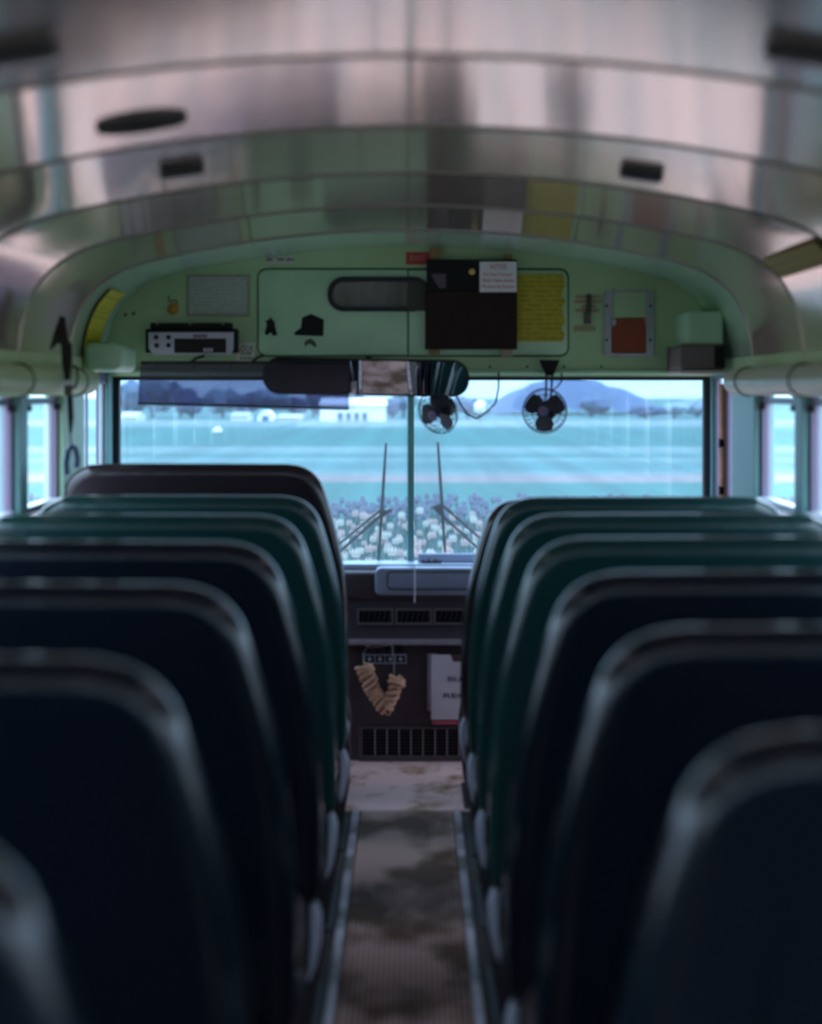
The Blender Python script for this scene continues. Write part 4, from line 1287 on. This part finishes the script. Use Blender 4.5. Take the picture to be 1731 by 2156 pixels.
def field_material():
    m = bpy.data.materials.new('striped_tulip_fields')
    m.use_nodes = True
    nt = m.node_tree
    b = nt.nodes['Principled BSDF']
    b.inputs['Roughness'].default_value = 0.9
    b.inputs['Specular IOR Level'].default_value = 0.1
    tc = nt.nodes.new('ShaderNodeTexCoord')
    sep = nt.nodes.new('ShaderNodeSeparateXYZ'); nt.links.new(tc.outputs['Object'], sep.inputs[0])
    # wobble the band edges a little
    n = nt.nodes.new('ShaderNodeTexNoise'); n.inputs['Scale'].default_value = 0.25; n.inputs['Detail'].default_value = 3
    nt.links.new(tc.outputs['Object'], n.inputs['Vector'])
    w = nt.nodes.new('ShaderNodeMath'); w.operation = 'MULTIPLY_ADD'; w.inputs[1].default_value = 1.2; w.inputs[2].default_value = -0.6
    nt.links.new(n.outputs['Fac'], w.inputs[0])
    ad = nt.nodes.new('ShaderNodeMath'); ad.operation = 'ADD'
    nt.links.new(sep.outputs['Y'], ad.inputs[0]); nt.links.new(w.outputs[0], ad.inputs[1])
    dv = nt.nodes.new('ShaderNodeMath'); dv.operation = 'DIVIDE'; dv.inputs[1].default_value = 140.0
    nt.links.new(ad.outputs[0], dv.inputs[0])
    r = nt.nodes.new('ShaderNodeValToRGB')
    r.color_ramp.interpolation = 'LINEAR'
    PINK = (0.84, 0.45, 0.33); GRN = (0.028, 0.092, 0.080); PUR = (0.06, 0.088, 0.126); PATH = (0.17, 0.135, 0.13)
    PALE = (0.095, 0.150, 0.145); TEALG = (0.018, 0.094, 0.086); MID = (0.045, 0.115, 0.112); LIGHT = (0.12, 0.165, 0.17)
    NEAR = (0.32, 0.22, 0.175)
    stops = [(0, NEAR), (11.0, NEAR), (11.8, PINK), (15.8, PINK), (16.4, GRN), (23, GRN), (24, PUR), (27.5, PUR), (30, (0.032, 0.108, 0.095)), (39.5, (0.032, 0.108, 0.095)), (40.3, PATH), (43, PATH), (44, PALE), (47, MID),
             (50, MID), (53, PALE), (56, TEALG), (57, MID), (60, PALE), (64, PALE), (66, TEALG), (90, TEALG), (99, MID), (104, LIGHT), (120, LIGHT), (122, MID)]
    el = r.color_ramp.elements
    el[0].position = 0; el[0].color = (*stops[0][1], 1)
    el[1].position = 1; el[1].color = (*MID, 1)
    for d, c in stops[1:]:
        e = el.new(min(d / 140.0, 0.999)); e.color = (*c, 1)
    nt.links.new(dv.outputs[0], r.inputs['Fac'])
    # crop rows
    mp = nt.nodes.new('ShaderNodeMapping'); mp.inputs['Rotation'].default_value = (0, 0, 0.30); mp.inputs['Scale'].default_value = (1.1, 0.02, 1)
    nt.links.new(tc.outputs['Object'], mp.inputs['Vector'])
    n2 = nt.nodes.new('ShaderNodeTexNoise'); n2.inputs['Scale'].default_value = 1.0; n2.inputs['Detail'].default_value = 2
    nt.links.new(mp.outputs[0], n2.inputs['Vector'])
    n3 = nt.nodes.new('ShaderNodeTexNoise'); n3.inputs['Scale'].default_value = 2.5; n3.inputs['Detail'].default_value = 6
    nt.links.new(tc.outputs['Object'], n3.inputs['Vector'])
    am = nt.nodes.new('ShaderNodeMath'); am.operation = 'MULTIPLY'; nt.links.new(n2.outputs['Fac'], am.inputs[0]); nt.links.new(n3.outputs['Fac'], am.inputs[1])
    mr = nt.nodes.new('ShaderNodeMapRange'); mr.inputs['From Min'].default_value = 0.12; mr.inputs['From Max'].default_value = 0.40
    mr.inputs['To Min'].default_value = 0.72; mr.inputs['To Max'].default_value = 1.2
    nt.links.new(am.outputs[0], mr.inputs['Value'])
    mx = nt.nodes.new('ShaderNodeVectorMath'); mx.operation = 'SCALE'
    nt.links.new(r.outputs['Color'], mx.inputs[0]); nt.links.new(mr.outputs[0], mx.inputs['Scale'])
    nt.links.new(mx.outputs[0], b.inputs['Base Color'])
    return m


# the ground is built around its own origin so that Object Y is the distance ahead
gm = bpy.data.meshes.new('field_ground')
gm.from_pydata([(-400, -60, GZ), (400, -60, GZ), (400, 500, GZ), (-400, 500, GZ), (-400, -60, GZ - .3), (400, -60, GZ - .3), (400, 500, GZ - .3), (-400, 500, GZ - .3)], [],
               [(0, 1, 2, 3), (4, 7, 6, 5), (0, 4, 5, 1), (1, 5, 6, 2), (2, 6, 7, 3), (3, 7, 4, 0)])
gm.materials.append(field_material())
go = bpy.data.objects.new('field_ground', gm); C.objects.link(go)
tag(go, kind='structure')

# tulips
T_GREEN = mat('tulip_leaf_green', (0.040, 0.115, 0.10), 0.7)
T_PINK = mat('tulip_pale_pink', (0.40, 0.28, 0.25), 0.6)
T_WHITE = mat('tulip_white', (0.40, 0.37, 0.32), 0.6)
T_PURP = mat('tulip_violet', (0.12, 0.13, 0.18), 0.6)
T_PEACH = mat('tulip_peach', (0.90, 0.50, 0.37), 0.6)


def tulip_geo(detail=True):
    vs, fs, ix = [], [], []
    def addp(v, f, k):
        o = len(vs); vs.extend(v); fs.extend([[i + o for i in q] for q in f]); ix.extend([k] * len(f))
    # cup of six petal tips
    n = 6
    rings = [(0.006, 0.36), (0.032, 0.378), (0.036, 0.41)]
    v = []
    for r, z in rings:
        v += [(r * math.cos(2 * math.pi * k / n), r * math.sin(2 * math.pi * k / n), z) for k in range(n)]
    v += [(0.024 * math.cos(2 * math.pi * (k + .5) / n), 0.024 * math.sin(2 * math.pi * (k + .5) / n), 0.445) for k in range(n)]
    f = [list(range(n))[::-1]]
    for r in range(2):
        for k in range(n):
            f.append([r * n + k, r * n + (k + 1) % n, (r + 1) * n + (k + 1) % n, (r + 1) * n + k])
    for k in range(n):
        f.append([2 * n + k, 2 * n + (k + 1) % n, 3 * n + k])
    addp(v, f, 0)
    # stem
    s = 0.005
    addp([(s, 0, 0), (-s, s, 0), (-s, -s, 0), (s, 0, .37), (-s, s, .37), (-s, -s, .37)], [(0, 1, 4, 3), (1, 2, 5, 4), (2, 0, 3, 5)], 1)
    # two leaves
    for a in (0.4, 3.4):
        c, t = math.cos(a), math.sin(a)
        addp([(0, 0, 0.02), (0.05 * c - .018 * t, 0.05 * t + .018 * c, .13), (0.05 * c + .018 * t, 0.05 * t - .018 * c, .13), (0.10 * c, 0.10 * t, .27)], [(0, 1, 3, 2)], 1)
    return vs, fs, ix


def tulip_mesh(name, m_):
    v, f, ix = tulip_geo()
    me = bpy.data.meshes.new(name)
    me.from_pydata(v, [], f)
    me.materials.append(m_); me.materials.append(T_GREEN)
    for p, k in zip(me.polygons, ix): p.material_index = k
    return me


meP, meW = tulip_mesh('pale_pink_tulip', T_PINK), tulip_mesh('white_tulip', T_WHITE)
labP = 'pale pink tulip in the flower bed seen between the wipers'
labW = 'white tulip in the flower bed seen between the wipers'
spots = []
for i in range(6000):
    d = random.uniform(16.3, 22.5)
    x = random.uniform(-0.056, 0.052) * d
    if all((x - p) ** 2 + (d - q) ** 2 > 0.055 for p, q in spots):
        spots.append((x, d))
    if len(spots) >= 240: break
for x, d in spots:
    w_ = random.random() < 0.45
    o = bpy.data.objects.new('tulip', meW if w_ else meP)
    C.objects.link(o)
    s = random.uniform(0.95, 1.35)
    o.location = (x, d, GZ); o.scale = (s, s, s * random.uniform(.9, 1.1)); o.rotation_euler = (random.uniform(-.08, .08), random.uniform(-.08, .08), random.uniform(0, 6.28))
    tag(o, labW if w_ else labP, 'tulip', 'white tulips beyond the wipers' if w_ else 'pale pink tulips beyond the wipers')


def tulip_stuff(name, m_, n, region, label, smin=.9, smax=1.3, skip=None):
    v0, f0, ix0 = tulip_geo()
    vs, fs, ix = [], [], []
    x0, x1, d0, d1 = region
    for i in range(n):
        x, d = random.uniform(x0, x1), random.uniform(d0, d1)
        if skip and skip(x, d): continue
        s = random.uniform(smin, smax); a = random.uniform(0, 6.28); c, t = math.cos(a) * s, math.sin(a) * s
        k = len(vs)
        vs += [(p[0] * c - p[1] * t + x, p[0] * t + p[1] * c + d, p[2] * s + GZ) for p in v0]
        fs += [[q + k for q in f] for f in f0]
        ix += ix0
    me = bpy.data.meshes.new(name)
    me.from_pydata(vs, [], fs)
    me.materials.append(m_); me.materials.append(T_GREEN)
    me.polygons.foreach_set('material_index', ix)
    o = bpy.data.objects.new(name, me); C.objects.link(o)
    return tag(o, label, 'tulips', kind='stuff')


inview = lambda x, d: -0.056 * d - 0.2 < x < 0.052 * d + 0.2
tulip_stuff('pink_tulip_bed', T_PINK, 2600, (-10, 10, 16.2, 22.5), 'pale pink and white tulips filling the rest of the flower bed ahead', skip=inview)
tulip_stuff('violet_tulip_bed', T_PURP, 1500, (-9, 9, 22.9, 26.5), 'violet tulips in the band behind the pale tulips')
tulip_stuff('peach_tulip_bed', T_PEACH, 4200, (-9, 9, 11.6, 15.9), 'peach tulips in the bed nearest the bus')
#tulip_stuff('pale_tulip_row', T_WHITE, 500, (-10, 10, 43.6, 44.6), 'row of white tulips along the pale path', smin=0.8, smax=1.2)


# far trees, hill and buildings
LEAF = [mat('hazed_tree_blue_green', (0.022, 0.050, 0.11), 0.9, var=0.5, vscale=1.5), mat('hazed_tree_grey_blue', (0.06, 0.10, 0.17), 0.9, var=0.5, vscale=1.5), mat('hazed_tree_pale', (0.16, 0.22, 0.27), 0.9, var=0.4, vscale=1.5)]  # bluish and pale tones put distance haze into the leaf colour
BARK = mat('far_bark', (0.06, 0.07, 0.09), 0.9)


def blob(mb, c, rx, ry, rz, seed, amp=0.28, sub=2):
    bm = bmesh.new()
    bmesh.ops.create_icosphere(bm, subdivisions=sub, radius=1)
    vs = []
    for v_ in bm.verts:
        k = 1 + amp * mnoise.noise(v_.co * 2.2 + Vector((seed, seed * .7, 0))) * 2
        vs.append((c[0] + v_.co.x * rx * k, c[1] + v_.co.y * ry * k, c[2] + v_.co.z * rz * k))
    bm.verts.index_update()
    mb.add(vs, [[v_.index for v_ in f_.verts] for f_ in bm.faces])
    bm.free()


def tree(px, ptop, pbase, wpx, d, tone, label, seed):
    s = d / F
    c = P(px, pbase, d)
    h = (pbase - ptop) * s
    w = wpx * s / 2
    t = thing('tree', (c.x, d, GZ), label, 'tree', 'trees at the far edge of the field')
    mb = MB()
    for k in range(5):
        blob(mb, (c.x + random.uniform(-.5, .5) * w, d + random.uniform(-.4, .4) * w, c.z + h * random.uniform(.40, .70)), w * random.uniform(.5, .7), w * .6, h * random.uniform(.28, .36), seed + k * 3.1)
    mb.build('crown', LEAF[tone], t, smooth=True)
    MB().tube([(c.x, d, GZ - 0.02), (c.x, d, c.z + h * .45)], max(0.12, w * .08), 6).build('trunk', BARK, t)


specs = [(268, 800, 72, 1, 'pale'), (322, 792, 88, 2, ''), (380, 806, 70, 1, ''), (405, 838, 60, 0, ''), (470, 812, 84, 2, ''), (520, 822, 66, 1, ''), (575, 815, 80, 2, ''), (620, 838, 58, 0, ''), (660, 806, 72, 1, ''),
         (742, 806, 84, 1, ''), (826, 838, 58, 0, ''), (850, 818, 56, 2, ''), (985, 832, 60, 1, ''), (1008, 846, 50, 2, ''), (1245, 838, 90, 0, ''), (1360, 852, 76, 0, ''), (1420, 846, 84, 2, ''), (1468, 836, 80, 2, '')]
where = ['at the far left edge of the windshield view', 'behind the left end of the sun visor', 'below the left part of the sun visor', 'low and dark below the sun visor', 'broad and pale below the middle of the sun visor', 'grey blue left of the small sheds',
         'pale behind the small sheds', 'low and dark right of the sheds', 'just left of the white farmhouse', 'rising behind the white farmhouse', 'dark at the right end of the white farmhouse', 'pale beside the windshield centre post',
         'grey blue between the two fans', 'small and pale inside the cable loop', 'dark in front of the wooded hill', 'dark at the right foot of the hill', 'pale right of the hill', 'pale at the right edge of the windshield view']
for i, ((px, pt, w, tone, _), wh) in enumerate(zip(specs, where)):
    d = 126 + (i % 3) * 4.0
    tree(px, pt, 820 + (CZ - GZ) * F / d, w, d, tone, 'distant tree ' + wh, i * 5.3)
# trees past the side windows
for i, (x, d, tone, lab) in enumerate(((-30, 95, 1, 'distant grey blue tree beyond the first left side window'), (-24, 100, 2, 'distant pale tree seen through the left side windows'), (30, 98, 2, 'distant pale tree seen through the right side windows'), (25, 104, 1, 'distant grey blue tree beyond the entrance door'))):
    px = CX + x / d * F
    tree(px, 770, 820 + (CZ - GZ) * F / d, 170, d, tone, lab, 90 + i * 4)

# wooded hill
vs, fs = [], []
nx, ny = 40, 8
HD = 150
for j in range(ny):
    for i in range(nx):
        u = i / (nx - 1); v_ = j / (ny - 1)
        x = (1020 + u * 400 - CX) / F * HD
        prof_ = max(0.0, math.sin(math.pi * min(1, u * 1.02)) ** 0.6) * (0.85 + 0.15 * math.cos((u - .45) * 5)) * (1 - 0.25 * u)
        hgt = 3.2 * prof_ * math.sin(math.pi * (0.05 + 0.9 * v_)) + 0.25 * mnoise.noise(Vector((u * 14, v_ * 6, 1)))
        vs.append((x, HD - 5 + 14 * v_, GZ - 0.05 + max(0, hgt) * 1.15))
for j in range(ny - 1):
    for i in range(nx - 1):
        q = j * nx + i
        fs.append([q, q + 1, q + nx + 1, q + nx])
HILLM = mat('hazed_hill_blue', (0.030, 0.060, 0.125), 0.95, var=0.5, vscale=0.6, var_col=(0.02, 0.045, 0.10))  # blue of the distance haze is mixed into the hill's colour
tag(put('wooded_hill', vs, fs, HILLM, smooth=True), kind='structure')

# added pale ridge, hides the overbright low sky and stands for its haze
vs, fs = [], []
nx = 121
RD = 420
for i in range(nx):
    x = -480 + 8.0 * i
    h = 7.2 + 1.0 * mnoise.noise(Vector((x * 0.012, 4.2, 0))) + 0.35 * mnoise.noise(Vector((x * 0.09, 1.2, 0)))
    for y_, z_ in ((RD, GZ - .1), (RD + 25, GZ + h * .8), (RD + 60, GZ + h), (RD + 75, GZ - .1)):
        vs.append((x, y_, z_))
for i in range(nx - 1):
    for j in range(3):
        q = i * 4 + j
        fs.append([q, q + 4, q + 5, q + 1])
tag(put('added_sky_cover', vs, fs, mat('hazy_sky_cover', (0.34, 0.38, 0.38), 1.0, var=0.3, vscale=0.06), smooth=True), kind='structure')

# farmhouse and sheds
WALLW = mat('white_farm_wall', (0.80, 0.78, 0.74), 0.8)
ROOFW = mat('pale_roof', (0.40, 0.40, 0.40), 0.7)
PANE = mat('far_window_pane', (0.05, 0.09, 0.16), 0.3)


def building(name, px0, px1, ptop, proof, d, label, wins=(), rm=ROOFW, wm=WALLW):
    a, b = P(px0, ptop, d), P(px1, ptop, d)
    t = thing(name, ((a.x + b.x) / 2, d, GZ), label, 'building')
    MB().box(a.x, b.x, d, d + 4, GZ, a.z).build('walls', wm, t)
    rz = P(0, proof, d).z
    MB().add([(a.x - .1, d - .2, a.z), (b.x + .1, d - .2, a.z), (b.x + .1, d + 4.2, a.z), (a.x - .1, d + 4.2, a.z), (a.x, d + 2, rz), (b.x, d + 2, rz)],
             [(0, 1, 5, 4), (2, 3, 4, 5), (0, 4, 3), (1, 2, 5), (0, 3, 2, 1)]).build('roof', rm, t)
    for w0, w1, y0, y1 in wins:
        x0, x1, z0, z1 = rect_px(w0, y0, w1, y1, d)
        wd = MB().box(x0 - .03, x1 + .03, d - 0.05, d + .02, z0 - .03, z1 + .03).build('window', ROOFW, t)
        MB().box(x0, x1, d - 0.07, d - 0.02, z0, z1).build('pane', PANE, wd)


building('farmhouse', 674, 811, 853, 838, 117, 'white farmhouse with four dark windows at the field edge', [(711, 722, 869, 884), (729, 739, 869, 884), (746, 756, 869, 884), (763, 773, 869, 884)], rm=WALLW)
building('farm_shed', 486, 522, 876, 868, 118, 'pale low shed left of the round greenhouse', rm=mat('shed_roof_blue', (0.25, 0.28, 0.3), 0.7))
building('farm_shed', 585, 632, 879, 873, 118, 'long low pale shed between the trees and the farmhouse')
building('farm_shed', 250, 288, 878, 868, 118, 'white shed at the far left of the windshield view')
c = P(560, 886, 118)
vs = []
mb = MB()
pts = [(c.x + 0.55 * math.cos(a), GZ + 0.7 * math.sin(a)) for a in [k * math.pi / 10 for k in range(11)]]
gh = thing('greenhouse', (c.x, 118, GZ), 'small round topped white greenhouse between the low sheds', 'greenhouse')
MB().prism(pts, 117.6, 120).build('hoop_cover', WALLW, gh)
MB().prism([(c.x + x_ * .22, GZ + z_) for x_, z_ in ((-1, 0), (1, 0), (1, .35), (-1, .35))], 117.55, 117.62).build('doorway', PANE, gh)
# white crate or vehicle in the field
c = P(457, 916, 84)
vh = thing('white_van', (c.x, 84, GZ), 'tiny white vehicle standing in the green field below the visor', 'vehicle')
MB().box(c.x - .19, c.x + .19, 83.8, 84.6, GZ + .05, GZ + .22, 0.04).build('body', WALLW, vh)
MB().box(c.x - .11, c.x + .13, 83.85, 84.5, GZ + .2, GZ + .30, 0.03).build('cabin', WALLW, vh)
# blossoming tree in the loop
c = P(1011, 858, 112)
bt = thing('blossom_tree', (c.x, 112, GZ), 'small white blossoming tree seen inside the cable loop', 'tree')
mb = MB()
blob(mb, (c.x, 112, c.z), 0.40, .4, 0.45, 3.3, 0.2)
mb.build('blossom_crown', WALLW, bt, smooth=True)
MB().tube([(c.x, 112, GZ), (c.x, 112, c.z)], 0.05, 6).build('trunk', BARK, bt)
